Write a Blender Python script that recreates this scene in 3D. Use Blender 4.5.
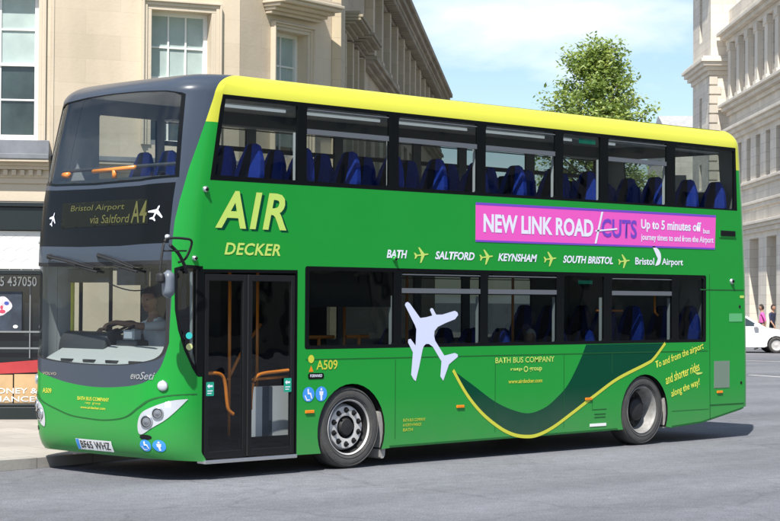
import bpy, bmesh, math, random
from mathutils import Vector, Matrix
from mathutils.geometry import delaunay_2d_cdt
random.seed(7)
rad = math.radians
SC = bpy.context.scene
COL = SC.collection
for o in list(bpy.data.objects): bpy.data.objects.remove(o)

# ------------------------------------------------------------------ camera, sky, sun
CAM = Vector((-12.4412, -15.4553, 1.8763))
YAW, PIT, ROL = rad(44.58008), rad(1.18300), rad(0.35566)
d_ = Vector((math.cos(YAW)*math.cos(PIT), math.sin(YAW)*math.cos(PIT), math.sin(PIT)))
r_ = Vector((math.sin(YAW), -math.cos(YAW), 0)); u_ = r_.cross(d_)
r2 = r_*math.cos(ROL) + u_*math.sin(ROL); u2 = r2.cross(d_)
cd = bpy.data.cameras.new('camera'); cam = bpy.data.objects.new('camera', cd); COL.objects.link(cam)
cd.sensor_width = 36; cd.lens = 1932.05/780*36; cd.clip_start = .5; cd.clip_end = 3000
m = Matrix((r2, u2, -d_)).transposed().to_4x4(); m.translation = CAM
cam.matrix_world = m; SC.camera = cam
# ground frame aligned with the street: r to the right, f up the street
RD = Vector((math.sin(YAW), -math.cos(YAW), 0)); FD = Vector((math.cos(YAW), math.sin(YAW), 0))
def RF(r, f, z=0): return Vector((CAM.x, CAM.y, 0)) + RD*r + FD*f + Vector((0, 0, z))

SUN_SIDE, SUN_EL = rad(15), rad(55)
sd = (-RD*math.sin(SUN_SIDE) - FD*math.cos(SUN_SIDE))*math.cos(SUN_EL) + Vector((0, 0, math.sin(SUN_EL)))   # towards the sun
w = bpy.data.worlds.new('World'); SC.world = w; w.use_nodes = True
nt = w.node_tree; bg = nt.nodes['Background']
sky = nt.nodes.new('ShaderNodeTexSky'); sky.sky_type = 'NISHITA'; sky.sun_disc = False
sky.sun_elevation = SUN_EL; sky.sun_rotation = math.atan2(sd.x, sd.y)
sky.air_density = 1.0; sky.dust_density = .5; sky.ozone_density = 3.0
tc = nt.nodes.new('ShaderNodeTexCoord'); sep = nt.nodes.new('ShaderNodeSeparateXYZ')
nt.links.new(tc.outputs['Generated'], sep.inputs[0])
def wm(op, a, b):
    n = nt.nodes.new('ShaderNodeMath'); n.operation = op
    for i, v in enumerate((a, b)):
        if isinstance(v, (int, float)): n.inputs[i].default_value = v
        else: nt.links.new(v, n.inputs[i])
    return n.outputs[0]
zc = wm('ADD', wm('MAXIMUM', sep.outputs[2], 0.0), 0.16)
comb = nt.nodes.new('ShaderNodeCombineXYZ')
nt.links.new(wm('DIVIDE', sep.outputs[0], zc), comb.inputs[0]); nt.links.new(wm('DIVIDE', sep.outputs[1], zc), comb.inputs[1])
nz = nt.nodes.new('ShaderNodeTexNoise'); nz.inputs['Scale'].default_value = 1.7; nz.inputs['Detail'].default_value = 7; nz.inputs['Roughness'].default_value = .52
nz.inputs['Distortion'].default_value = .3
mpw = nt.nodes.new('ShaderNodeMapping'); mpw.inputs['Location'].default_value = (5.5, 4.1, 0)
nt.links.new(comb.outputs[0], mpw.inputs[0]); nt.links.new(mpw.outputs[0], nz.inputs['Vector'])
rp = nt.nodes.new('ShaderNodeValToRGB'); rp.color_ramp.elements[0].position = .49; rp.color_ramp.elements[1].position = .69
rp.color_ramp.elements[0].color = (0, 0, 0, 1); rp.color_ramp.elements[1].color = (.9, .9, .9, 1)
nt.links.new(nz.outputs[0], rp.inputs[0])
mx = nt.nodes.new('ShaderNodeMix'); mx.data_type = 'RGBA'
nt.links.new(rp.outputs[0], mx.inputs[0]); nt.links.new(sky.outputs[0], mx.inputs[6]); mx.inputs[7].default_value = (7.2, 7.7, 8.5, 1)
nt.links.new(mx.outputs[2], bg.inputs[0]); bg.inputs[1].default_value = 0.088
sl = bpy.data.lights.new('sun', 'SUN'); sl.energy = 4.3; sl.angle = rad(.53); sl.color = (1, .955, .88)
so = bpy.data.objects.new('sun', sl); COL.objects.link(so); so.rotation_euler = sd.to_track_quat('Z', 'Y').to_euler(); so.location = (0, -20, 40)
SC.view_settings.view_transform = 'Standard'; SC.view_settings.look = 'None'; SC.view_settings.exposure = 0.85; SC.view_settings.gamma = 1
SC.view_settings.use_curve_mapping = False
SC.render.engine = 'CYCLES'
SC.cycles.max_bounces = 10; SC.cycles.transparent_max_bounces = 24

# ------------------------------------------------------------------ helpers
WM = {}
def setp(o, label=None, cat=None, group=None, kind=None):
    if label: o['label'] = label
    if cat: o['category'] = cat
    if group: o['group'] = group
    if kind: o['kind'] = kind
    return o
def empty(name, loc, label, cat, group=None):
    o = bpy.data.objects.new(name, None); COL.objects.link(o); o.location = loc; o.empty_display_size = .2
    WM[o.name] = Matrix.Translation(Vector(loc)); return setp(o, label, cat, group)
def par(o, p):
    if p is None: return
    o.parent = p
    if p.name in WM: o.matrix_parent_inverse = WM[p.name].inverted()
class MB:
    def __init__(s): s.v = []; s.f = []; s.m = []; s.uv = []; s.X = None
    def pt(s, p):
        s.v.append(tuple(s.X(*p)) if s.X else tuple(p)); return len(s.v)-1
    def face(s, ids, mi=0, uv=None): s.f.append(tuple(ids)); s.m.append(mi); s.uv.append(uv)
    def poly(s, pts, mi=0, uv=None): s.face([s.pt(p) for p in pts], mi, uv)
    def box(s, a, b, mi=0):
        (x0, y0, z0), (x1, y1, z1) = a, b
        c = [(x, y, z) for z in (z0, z1) for y in (y0, y1) for x in (x0, x1)]
        i = [s.pt(p) for p in c]
        dims = [(0, 2, 3, 1, 0, 1), (4, 5, 7, 6, 0, 1), (0, 1, 5, 4, 0, 2), (2, 6, 7, 3, 0, 2), (0, 4, 6, 2, 1, 2), (1, 3, 7, 5, 1, 2)]
        for q in dims: s.face([i[k] for k in q[:4]], mi, [(c[k][q[4]], c[k][q[5]]) for k in q[:4]])
    def prism(s, poly, a, b, f, mi=0, cap=True, mi2=None):   # poly of 2D, f(p2d, depth)->3D
        n = len(poly); A = [s.pt(f(p, a)) for p in poly]; B = [s.pt(f(p, b)) for p in poly]
        for i in range(n): s.face((A[i], A[(i+1) % n], B[(i+1) % n], B[i]), mi if mi2 is None else mi2)
        if cap: s.face(A[::-1], mi); s.face(B, mi)
    def tube(s, pts, r, n=8, mi=0, cap=True):
        pts = [Vector(p) for p in pts]; rings = []
        rs = r if isinstance(r, (list, tuple)) else [r]*len(pts)
        for i, p in enumerate(pts):
            t = (pts[min(i+1, len(pts)-1)] - pts[max(i-1, 0)]).normalized()
            a = t.cross(Vector((0, 0, 1)) if abs(t.z) < .9 else Vector((1, 0, 0))).normalized(); b = t.cross(a)
            rings.append([s.pt(p + (a*math.cos(k*2*math.pi/n) + b*math.sin(k*2*math.pi/n))*rs[i]) for k in range(n)])
        for A, B in zip(rings, rings[1:]):
            for k in range(n): s.face((A[k], A[(k+1) % n], B[(k+1) % n], B[k]), mi)
        if cap: s.face(rings[0][::-1], mi); s.face(rings[-1], mi)
    def lathe(s, prof, c, ax, n=32, mi=0, up=Vector((0, 0, 1))):   # prof: (radius, along axis)
        ax = Vector(ax).normalized(); a = ax.cross(up).normalized(); b = ax.cross(a); c = Vector(c)
        rings = [[s.pt(c + ax*h + (a*math.cos(k*2*math.pi/n) + b*math.sin(k*2*math.pi/n))*max(r, 1e-4)) for k in range(n)] for r, h in prof]
        for j, (A, B) in enumerate(zip(rings, rings[1:])):
            mm = mi[j] if isinstance(mi, (list, tuple)) else mi
            for k in range(n): s.face((A[k], A[(k+1) % n], B[(k+1) % n], B[k]), mm)
    def build(s, name, mats, parent=None, smooth=False, bevel=0, angle=None):
        me = bpy.data.meshes.new(name); me.from_pydata(s.v, [], s.f)
        for mt in (mats if isinstance(mats, (list, tuple)) else [mats]): me.materials.append(mt)
        me.polygons.foreach_set('material_index', s.m)
        if any(s.uv):
            l = me.uv_layers.new(name='UVMap'); k = 0
            for p, uv in zip(me.polygons, s.uv):
                for j, li in enumerate(p.loop_indices):
                    if uv: l.data[li].uv = uv[j]
        bm = bmesh.new(); bm.from_mesh(me)
        if smooth != 'raw': bmesh.ops.recalc_face_normals(bm, faces=bm.faces)
        if smooth and angle:
            for e in bm.edges:
                if len(e.link_faces) == 2 and e.calc_face_angle(0) > rad(angle): e.smooth = False
        bm.to_mesh(me); bm.free()
        if smooth: me.polygons.foreach_set('use_smooth', [True]*len(me.polygons))
        me.update()
        o = bpy.data.objects.new(name, me); COL.objects.link(o); par(o, parent)
        if bevel:
            b = o.modifiers.new('bevel', 'BEVEL'); b.width = bevel; b.segments = 2; b.limit_method = 'ANGLE'; b.angle_limit = rad(40)
        return o

def inside(p, poly):
    x, y = p; c = False; j = len(poly)-1
    for i in range(len(poly)):
        (xi, yi), (xj, yj) = poly[i], poly[j]
        if (yi > y) != (yj > y) and x < (xj-xi)*(y-yi)/(yj-yi)+xi: c = not c
        j = i
    return c
def dens(poly, d, closed=True):
    out = []; n = len(poly)
    for i in range(n if closed else n-1):
        a, b = poly[i], poly[(i+1) % n]; k = max(1, int(math.ceil(math.hypot(b[0]-a[0], b[1]-a[1])/d)))
        out += [(a[0]+(b[0]-a[0])*j/k, a[1]+(b[1]-a[1])*j/k) for j in range(k)]
    if not closed: out.append(poly[-1])
    return out
def sheet(mb, outline, regions, holes, fmap, gx, gy, dd, inner=None, base=0, inner_mi=0, rim_mi=0, sx=1.0):
    """triangulated skin cut by paint outlines and window openings; fmap(u,v,off) gives the point"""
    if sx != 1:
        k_ = lambda P: [(p[0]*sx, p[1]) for p in P]; f0_ = fmap; fmap = lambda u, v, o: f0_(u/sx, v, o)
        outline = k_(outline); regions = [(k_(p), r) for p, r in regions]; holes = [k_(h) for h in holes]
    polys = [dens(outline, dd)] + [dens(p, dd) for p, _ in regions] + [dens(h, dd) for h in holes]
    V = []; E = []
    for p in polys:
        b = len(V); V += [Vector(q) for q in p]; E += [(b+i, b+(i+1) % len(p)) for i in range(len(p))]
    xs = [p[0] for p in outline]; ys = [p[1] for p in outline]
    def rng(a, b, g): n = max(1, int((b-a)/g)); return [a+(b-a)*(i+.5)/n for i in range(n)]
    for x in rng(min(xs), max(xs), gx):
        for y in rng(min(ys), max(ys), gy):
            if inside((x, y), outline): V.append(Vector((x, y)))
    R = delaunay_2d_cdt(V, E, [], 0, 1e-5)
    vs, fs = R[0], R[2]; ids = {}; ids2 = {}; edges = {}
    def vid(k, off, D):
        if k not in D: D[k] = mb.pt(fmap(vs[k][0], vs[k][1], off))
        return D[k]
    for f in fs:
        c = (sum(vs[k][0] for k in f)/3, sum(vs[k][1] for k in f)/3)
        if not inside(c, outline) or any(inside(c, h) for h in holes): continue
        mi = base
        for p, r in regions:
            if inside(c, p): mi = r
        mb.face([vid(k, 0, ids) for k in f], mi)
        if inner: mb.face([vid(k, inner, ids2) for k in f][::-1], inner_mi)
        for a, b in zip(f, f[1:]+f[:1]):
            e = (min(a, b), max(a, b)); edges[e] = edges.get(e, 0)+1
    if inner:
        for (a, b), n in edges.items():
            if n == 1: mb.face([mb.pt(fmap(vs[a][0], vs[a][1], 0)), mb.pt(fmap(vs[b][0], vs[b][1], 0)), mb.pt(fmap(vs[b][0], vs[b][1], inner)), mb.pt(fmap(vs[a][0], vs[a][1], inner))], rim_mi)
def strip(mb, line, wd, fmap, off, mi=0, d=.06, closed=False):
    L = [Vector(p) for p in dens(line, d, closed)]; n = len(L); A = []
    for i in range(n):
        t = (L[(i+1) % n]-L[i-1] if closed else L[min(i+1, n-1)]-L[max(i-1, 0)]).normalized(); q = Vector((-t.y, t.x))*wd/2
        A.append((mb.pt(fmap(*(L[i]+q), off)), mb.pt(fmap(*(L[i]-q), off))))
    for i in range(n if closed else n-1):
        (a, b), (c, e) = A[i], A[(i+1) % n]; mb.face((a, b, e, c), mi)
def rrect(x0, x1, y0, y1, r, n=4):
    P = []
    for cx, cy, a in ((x1-r, y1-r, 0), (x0+r, y1-r, 90), (x0+r, y0+r, 180), (x1-r, y0+r, 270)):
        P += [(cx+r*math.cos(rad(a+90*k/n)), cy+r*math.sin(rad(a+90*k/n))) for k in range(n+1)]
    return P
def circ(cx, cy, rx, ry=None, n=20): return [(cx+rx*math.cos(2*math.pi*k/n), cy+(ry or rx)*math.sin(2*math.pi*k/n)) for k in range(n)]
def smooth_line(P, n=5):
    out = []
    for i in range(len(P)-1):
        p0, p1, p2, p3 = P[max(i-1, 0)], P[i], P[i+1], P[min(i+2, len(P)-1)]
        for k in range(n):
            t = k/n
            out.append(tuple(.5*(2*b+(c-a)*t+(2*a-5*b+4*c-d)*t*t+(3*b-a-3*c+d)*t**3) for a, b, c, d in zip(p0, p1, p2, p3)))
    return out+[tuple(P[-1])]
def text(name, body, box, fmap, mat, parent, shear=0, bold=.0, off=-.004, rot=0, track=1.0):
    """letters fitted into box (u0,u1,v0,v1) and laid on a surface by fmap(u,v,off)"""
    cu = bpy.data.curves.new(name, 'FONT'); cu.body = body; cu.shear = shear; cu.offset = bold; cu.size = 1; cu.space_character = track; cu.align_x = 'CENTER'; cu.resolution_u = 3
    to = bpy.data.objects.new(name, cu); COL.objects.link(to)
    dg = bpy.context.evaluated_depsgraph_get(); me = bpy.data.meshes.new_from_object(to.evaluated_get(dg))
    bpy.data.objects.remove(to); bpy.data.curves.remove(cu)
    xs = [v.co.x for v in me.vertices]; ys = [v.co.y for v in me.vertices]
    x0, x1, y0, y1 = min(xs), max(xs), min(ys), max(ys); u0, u1, v0, v1 = box
    cx, cy = (u0+u1)/2, (v0+v1)/2; c, s_ = math.cos(rot), math.sin(rot)
    for v in me.vertices:
        a = (v.co.x-x0)/(x1-x0)*(u1-u0)-(u1-u0)/2; b = (v.co.y-y0)/(y1-y0)*(v1-v0)-(v1-v0)/2
        v.co = fmap(cx+a*c-b*s_, cy+a*s_+b*c, off)
    me.materials.clear(); me.materials.append(mat); me.name = name
    o = bpy.data.objects.new(name, me); COL.objects.link(o); par(o, parent); return o
def flat(name, polys, fmap, off, mat, parent, d=.08):
    mb = MB()
    for p in polys: 
        sheet(mb, p, [], [], lambda u, v, o_: fmap(u, v, off), 10, 10, d)
    return mb.build(name, mat, parent)

# ------------------------------------------------------------------ materials
def mat(name, col, rough=.5, metal=0, var=0, vs=3.0, bump=0, bs=40, coat=0, spec=.5, emit=0, coords='Object', var2=None):
    mt = bpy.data.materials.new(name); mt.use_nodes = True; n = mt.node_tree.nodes; L = mt.node_tree.links; p = n['Principled BSDF']
    p.inputs['Base Color'].default_value = (*col, 1); p.inputs['Roughness'].default_value = rough; p.inputs['Metallic'].default_value = metal
    p.inputs['Coat Weight'].default_value = coat; p.inputs['Coat Roughness'].default_value = .06; p.inputs['Specular IOR Level'].default_value = spec
    if emit: p.inputs['Emission Color'].default_value = (*col, 1); p.inputs['Emission Strength'].default_value = emit
    t = n.new('ShaderNodeTexCoord')
    if var:
        a = n.new('ShaderNodeTexNoise'); a.inputs['Scale'].default_value = vs; a.inputs['Detail'].default_value = 6; a.inputs['Roughness'].default_value = .6
        L.new(t.outputs[coords], a.inputs['Vector'])
        r = n.new('ShaderNodeMapRange'); r.inputs[1].default_value = .3; r.inputs[2].default_value = .7; r.inputs[3].default_value = 1-var; r.inputs[4].default_value = 1+var
        L.new(a.outputs[0], r.inputs[0])
        x = n.new('ShaderNodeMix'); x.data_type = 'RGBA'; x.blend_type = 'MULTIPLY'; x.inputs[0].default_value = 1; x.inputs[6].default_value = (*col, 1)
        L.new(r.outputs[0], x.inputs[7]); L.new(x.outputs[2], p.inputs['Base Color'])
    if bump:
        a = n.new('ShaderNodeTexNoise'); a.inputs['Scale'].default_value = bs; a.inputs['Detail'].default_value = 5
        L.new(t.outputs[coords], a.inputs['Vector'])
        b = n.new('ShaderNodeBump'); b.inputs['Strength'].default_value = bump; b.inputs['Distance'].default_value = .02
        L.new(a.outputs[0], b.inputs['Height']); L.new(b.outputs[0], p.inputs['Normal'])
    return mt
def glass(name, tint, ior=1.45, rough=0.0):
    mt = bpy.data.materials.new(name); mt.use_nodes = True; n = mt.node_tree.nodes; L = mt.node_tree.links
    n.remove(n['Principled BSDF']); tr = n.new('ShaderNodeBsdfTransparent'); tr.inputs[0].default_value = (*tint, 1)
    g = n.new('ShaderNodeBsdfGlossy'); g.inputs['Roughness'].default_value = rough; g.inputs[0].default_value = (.9, .95, 1, 1)
    tcg = n.new('ShaderNodeNewGeometry'); nzg = n.new('ShaderNodeTexNoise'); nzg.inputs['Scale'].default_value = 1.4; nzg.inputs['Detail'].default_value = 2; L.new(tcg.outputs['Position'], nzg.inputs['Vector'])
    bpg = n.new('ShaderNodeBump'); bpg.inputs['Strength'].default_value = .10; bpg.inputs['Distance'].default_value = .06; L.new(nzg.outputs[0], bpg.inputs['Height']); L.new(bpg.outputs[0], g.inputs['Normal'])
    lw = n.new('ShaderNodeLayerWeight'); lw.inputs[0].default_value = .5; mx = n.new('ShaderNodeMixShader')   # Schlick reflectance, the same from both sides
    pw = n.new('ShaderNodeMath'); pw.operation = 'POWER'; L.new(lw.outputs['Facing'], pw.inputs[0]); pw.inputs[1].default_value = 5
    fr = n.new('ShaderNodeMath'); fr.operation = 'MULTIPLY_ADD'; L.new(pw.outputs[0], fr.inputs[0]); fr.inputs[1].default_value = .95; fr.inputs[2].default_value = .045
    L.new(fr.outputs[0], mx.inputs[0]); L.new(tr.outputs[0], mx.inputs[1]); L.new(g.outputs[0], mx.inputs[2]); L.new(mx.outputs[0], n['Material Output'].inputs[0])
    return mt
def stone(name, col, bw, bh, mort=.012, dark=.82, var=.12, rough=.85, contrast=.06):
    mt = bpy.data.materials.new(name); mt.use_nodes = True; n = mt.node_tree.nodes; L = mt.node_tree.links; p = n['Principled BSDF']
    p.inputs['Roughness'].default_value = rough; p.inputs['Specular IOR Level'].default_value = .25
    uv = n.new('ShaderNodeUVMap'); br = n.new('ShaderNodeTexBrick')
    L.new(uv.outputs[0], br.inputs['Vector']); br.inputs['Scale'].default_value = 1
    br.inputs['Brick Width'].default_value = bw; br.inputs['Row Height'].default_value = bh; br.inputs['Mortar Size'].default_value = mort; br.inputs['Mortar Smooth'].default_value = .6
    br.inputs['Color1'].default_value = (*[c*(1-contrast) for c in col], 1); br.inputs['Color2'].default_value = (*[c*(1+contrast) for c in col], 1)
    br.inputs['Mortar'].default_value = (*[c*dark for c in col], 1)
    t = n.new('ShaderNodeTexCoord'); mp = n.new('ShaderNodeMapping'); mp.inputs['Scale'].default_value = (1, 1, .35)
    a = n.new('ShaderNodeTexNoise'); a.inputs['Scale'].default_value = .9; a.inputs['Detail'].default_value = 9; a.inputs['Roughness'].default_value = .62
    L.new(t.outputs['Object'], mp.inputs[0]); L.new(mp.outputs[0], a.inputs['Vector'])
    r = n.new('ShaderNodeMapRange'); r.inputs[1].default_value = .3; r.inputs[2].default_value = .7; r.inputs[3].default_value = 1-var; r.inputs[4].default_value = 1+var*.6
    L.new(a.outputs[0], r.inputs[0]); x = n.new('ShaderNodeMix'); x.data_type = 'RGBA'; x.blend_type = 'MULTIPLY'; x.inputs[0].default_value = 1
    L.new(br.outputs[0], x.inputs[6]); L.new(r.outputs[0], x.inputs[7]); L.new(x.outputs[2], p.inputs['Base Color'])
    b = n.new('ShaderNodeBump'); b.inputs['Strength'].default_value = .12; b.inputs['Distance'].default_value = .02
    a2 = n.new('ShaderNodeTexNoise'); a2.inputs['Scale'].default_value = 22; a2.inputs['Detail'].default_value = 6; L.new(t.outputs['Object'], a2.inputs['Vector'])
    L.new(a2.outputs[0], b.inputs['Height']); L.new(b.outputs[0], p.inputs['Normal'])
    return mt
def paint(name, col, dirt=True, coat=.2, spec=.22):
    mt = mat(name, col, .36, coat=coat, spec=spec); n = mt.node_tree.nodes; L = mt.node_tree.links; p = n['Principled BSDF']
    if dirt:   # road dust thrown up along the skirts
        g = n.new('ShaderNodeNewGeometry'); s = n.new('ShaderNodeSeparateXYZ'); L.new(g.outputs['Position'], s.inputs[0])
        r = n.new('ShaderNodeMapRange'); r.inputs[1].default_value = .8; r.inputs[2].default_value = .2; r.inputs[3].default_value = 0; r.inputs[4].default_value = .38
        L.new(s.outputs[2], r.inputs[0])
        a = n.new('ShaderNodeTexNoise'); a.inputs['Scale'].default_value = 1.3; a.inputs['Detail'].default_value = 8; a.inputs['Roughness'].default_value = .65
        L.new(g.outputs['Position'], a.inputs['Vector'])
        mu = n.new('ShaderNodeMath'); mu.operation = 'MULTIPLY'; L.new(r.outputs[0], mu.inputs[0]); L.new(a.outputs[0], mu.inputs[1])
        x = n.new('ShaderNodeMix'); x.data_type = 'RGBA'; x.inputs[6].default_value = (*col, 1); x.inputs[7].default_value = (.20, .19, .17, 1)
        L.new(mu.outputs[0], x.inputs[0]); L.new(x.outputs[2], p.inputs['Base Color'])
        r2_ = n.new('ShaderNodeMapRange'); r2_.inputs[3].default_value = .3; r2_.inputs[4].default_value = .7; L.new(mu.outputs[0], r2_.inputs[0]); L.new(r2_.outputs[0], p.inputs['Roughness'])
        b = n.new('ShaderNodeBump'); b.inputs['Strength'].default_value = .06; b.inputs['Distance'].default_value = .05
        a2 = n.new('ShaderNodeTexNoise'); a2.inputs['Scale'].default_value = 1.1; a2.inputs['Detail'].default_value = 1; L.new(g.outputs['Position'], a2.inputs['Vector'])
        L.new(a2.outputs[0], b.inputs['Height']); L.new(b.outputs[0], p.inputs['Normal']); L.new(b.outputs[0], p.inputs['Coat Normal'])
    return mt
GREEN = paint('green_paint', (.012, .272, .036)); YELLOW = paint('yellow_paint', (.56, .56, .055), False); SLATE = paint('slate_paint', (.045, .058, .080))
DKGREEN = paint('dark_green_vinyl', (.002, .055, .028), True, .03, .08); SEAMC = mat('seam', (.006, .10, .016), .6)
BLACK = mat('black_gloss', (.005, .006, .007), .25, spec=.15); RUBBER = mat('black_rubber', (.012, .012, .013), .65); LINER = mat('interior_liner', (.36, .375, .39), .6)
CEIL = mat('ceiling_liner', (.72, .72, .71), .5); CHARC = mat('charcoal_plastic', (.03, .033, .037), .5); GREYP = mat('grey_plastic', (.28, .30, .33), .45)
WHITEV = mat('white_vinyl', (.74, .76, .86), .4); LAV = mat('pale_vinyl', (.62, .66, .84), .4); LIME = mat('lime_vinyl', (.50, .66, .13), .5); PALEY = mat('pale_yellow_vinyl', (.80, .80, .10), .4)
PINK = mat('pink_vinyl', (.80, .10, .50), .35); PURP = mat('purple_vinyl', (.17, .055, .50), .4); TEALG = mat('teal_sticker', (.01, .32, .20), .4); BLUES = mat('blue_sticker', (.05, .28, .75), .4)
ORANGE = mat('orange_rail', (.92, .27, .02), .35, coat=.3); SEATB = mat('blue_moquette', (.020, .052, .36), .9, var=.15, vs=30, spec=.1); SEATD = mat('dark_moquette', (.008, .010, .035), .9, spec=.1)
TYRE = mat('tyre_rubber', (.060, .058, .056), .8, var=.2, vs=9, bump=.2, bs=60); RIMD = mat('dusty_steel', (.25, .245, .235), .6, metal=.2, var=.3, vs=9); STEEL = mat('wheel_steel', (.54, .53, .52), .5, metal=.3, var=.18, vs=7); CHROME = mat('bright_metal', (.62, .63, .65), .25, metal=.9)
DARKM = mat('dark_metal', (.010, .010, .011), .5, spec=.2); LAMPW = mat('lamp_reflector', (.66, .68, .71), .38, metal=.5); AMBER = mat('amber_lens', (.75, .22, .01), .25); LED = mat('led_amber', (.085, .085, .02), .5, emit=.12)
PLATEW = mat('plate_white', (.8, .8, .8), .4); LENS = mat('clear_lens', (.48, .50, .52), .18, coat=.5); MUD = mat('dusty_flap', (.30, .29, .27), .8, var=.2, vs=8)
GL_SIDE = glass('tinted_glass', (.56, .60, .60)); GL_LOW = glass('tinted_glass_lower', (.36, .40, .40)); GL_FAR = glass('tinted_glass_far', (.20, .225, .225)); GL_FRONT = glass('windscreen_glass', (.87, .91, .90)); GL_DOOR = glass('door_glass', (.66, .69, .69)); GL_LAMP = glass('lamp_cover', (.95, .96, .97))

# ------------------------------------------------------------------ ground
def road_mat():
    mt = bpy.data.materials.new('asphalt'); mt.use_nodes = True; n = mt.node_tree.nodes; L = mt.node_tree.links; p = n['Principled BSDF']
    t = n.new('ShaderNodeTexCoord'); p.inputs['Roughness'].default_value = .82; p.inputs['Specular IOR Level'].default_value = .3
    def noise(s, dt, sc=(1, 1, 1), rot=0):
        a = n.new('ShaderNodeTexNoise'); a.inputs['Scale'].default_value = s; a.inputs['Detail'].default_value = dt; a.inputs['Roughness'].default_value = .6
        mp = n.new('ShaderNodeMapping'); mp.inputs['Scale'].default_value = sc; mp.inputs['Rotation'].default_value = (0, 0, rot)
        L.new(t.outputs['Object'], mp.inputs[0]); L.new(mp.outputs[0], a.inputs['Vector']); return a.outputs[0]
    def mr(x, a, b, lo=.3, hi=.7):
        r = n.new('ShaderNodeMapRange'); r.inputs[1].default_value = lo; r.inputs[2].default_value = hi; r.inputs[3].default_value = a; r.inputs[4].default_value = b; L.new(x, r.inputs[0]); return r.outputs[0]
    def mul(a, b):
        q = n.new('ShaderNodeMath'); q.operation = 'MULTIPLY'; L.new(a, q.inputs[0]); L.new(b, q.inputs[1]); return q.outputs[0]
    streak = noise(.55, 5, (.14, 1, 1), rad(2)); patch = noise(.25, 4); grain = noise(55, 4); mid = noise(6, 6)
    k = mul(mul(mr(streak, .76, 1.22), mr(patch, .82, 1.14)), mul(mr(grain, .58, 1.42), mr(mid, .86, 1.12)))
    vo = n.new('ShaderNodeTexVoronoi'); vo.feature = 'DISTANCE_TO_EDGE'; vo.inputs['Scale'].default_value = .32   # fine repair cracks
    mpv = n.new('ShaderNodeMapping'); L.new(t.outputs['Object'], mpv.inputs[0]); 
    nv = n.new('ShaderNodeTexNoise'); nv.inputs['Scale'].default_value = 2; nv.inputs['Detail'].default_value = 6; L.new(t.outputs['Object'], nv.inputs['Vector'])
    ad = n.new('ShaderNodeVectorMath'); ad.operation = 'MULTIPLY_ADD'; L.new(nv.outputs[1], ad.inputs[0]); ad.inputs[1].default_value = (.6, .6, 0); L.new(mpv.outputs[0], ad.inputs[2]); L.new(ad.outputs[0], vo.inputs['Vector'])
    k = mul(k, mr(vo.outputs['Distance'], .80, 1.0, 0, .012))
    x = n.new('ShaderNodeMix'); x.data_type = 'RGBA'; x.blend_type = 'MULTIPLY'; x.inputs[0].default_value = 1; x.inputs[6].default_value = (.150, .155, .172, 1); L.new(k, x.inputs[7]); L.new(x.outputs[2], p.inputs['Base Color'])
    b = n.new('ShaderNodeBump'); b.inputs['Strength'].default_value = .35; b.inputs['Distance'].default_value = .012; L.new(grain, b.inputs['Height']); L.new(b.outputs[0], p.inputs['Normal'])
    return mt
ROAD = road_mat()
mb = MB(); mb.poly([RF(r, f, -.002) for r, f in ((-900, -300), (900, -300), (900, 1500), (-900, 1500))]); setp(mb.build('road', ROAD), kind='structure')
PAVE = stone('paving', (.36, .335, .30), .9, .6, .012, .7, .14, contrast=.10); KERB = stone('kerb_stone', (.33, .31, .285), .9, 3, .012, .6, .12)
kerb = smooth_line([(-14, 13.2), (-10, 15.8), (-7, 18.35), (-4.22, 20.98), (-3.22, 22.38), (-2.6, 23.6), (-1.9, 25.3), (-1.2, 27.6), (-.2, 31.5), (1.4, 45), (3.3, 62), (6, 100)], 6)
mb = MB(); back = [(-30, 20), (-30, 60), (-2, 100)]
P = [*kerb]
inn = []
for i, p in enumerate(P):
    a = Vector(P[max(i-1, 0)]); b = Vector(P[min(i+1, len(P)-1)]); t = (b-a).normalized(); inn.append((p[0]-t.y*.16, p[1]+t.x*.16))
mb2 = MB(); acc = 0
for i in range(len(P)-1):
    L_ = math.hypot(P[i+1][0]-P[i][0], P[i+1][1]-P[i][1]); U0, U1 = acc, acc+L_; acc = U1
    mb2.poly([RF(*P[i], 0), RF(*P[i+1], 0), RF(*P[i+1], .115), RF(*P[i], .115)], 0, [(U0, .1), (U1, .1), (U1, .25), (U0, .25)])
    mb2.poly([RF(*P[i], .115), RF(*P[i+1], .115), RF(*inn[i+1], .121), RF(*inn[i], .121)], 0, [(U0, .25), (U1, .25), (U1, .4), (U0, .4)])
setp(mb2.build('kerb', KERB), kind='structure')
mb = MB(); V = [p for p in inn]+[(-2, 130), (-40, 130), (-40, 10)]
mb.poly([RF(*p, .12) for p in V], 0, [(p[0]*.8+p[1]*.6, -p[0]*.6+p[1]*.8) for p in V]); setp(mb.build('pavement', PAVE), kind='structure')
mb = MB(); mb.box((0, 0, 0), (1, 1, 1))
mb = MB(); mb.X = lambda r, f, z: RF(r, f, z)
mb.box((15.9, 60, 0), (16.05, 140, .125)); mb.box((16.05, 60, 0), (40, 140, .12)); setp(mb.build('far_pavement', PAVE), kind='structure')
ROADW = mat('road_paint', (.62, .62, .60), .7, var=.25, vs=5)
mb = MB(); mb.X = lambda r, f, z: RF(r, f, z)
for (a, b, wd) in (((9.35, 50.2), (10.3, 47.8), .14), ((11.2, 62.6), (12.6, 61.6), .16), ((6.0, 60.5), (7.4, 60), .16)):
    t = (Vector(b)-Vector(a)).normalized(); q = Vector((-t.y, t.x))*wd/2
    mb.poly([(a[0]+q.x, a[1]+q.y, .003), (a[0]-q.x, a[1]-q.y, .003), (b[0]-q.x, b[1]-q.y, .003), (b[0]+q.x, b[1]+q.y, .003)])
setp(mb.build('road_marking', ROADW), kind='structure')

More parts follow.
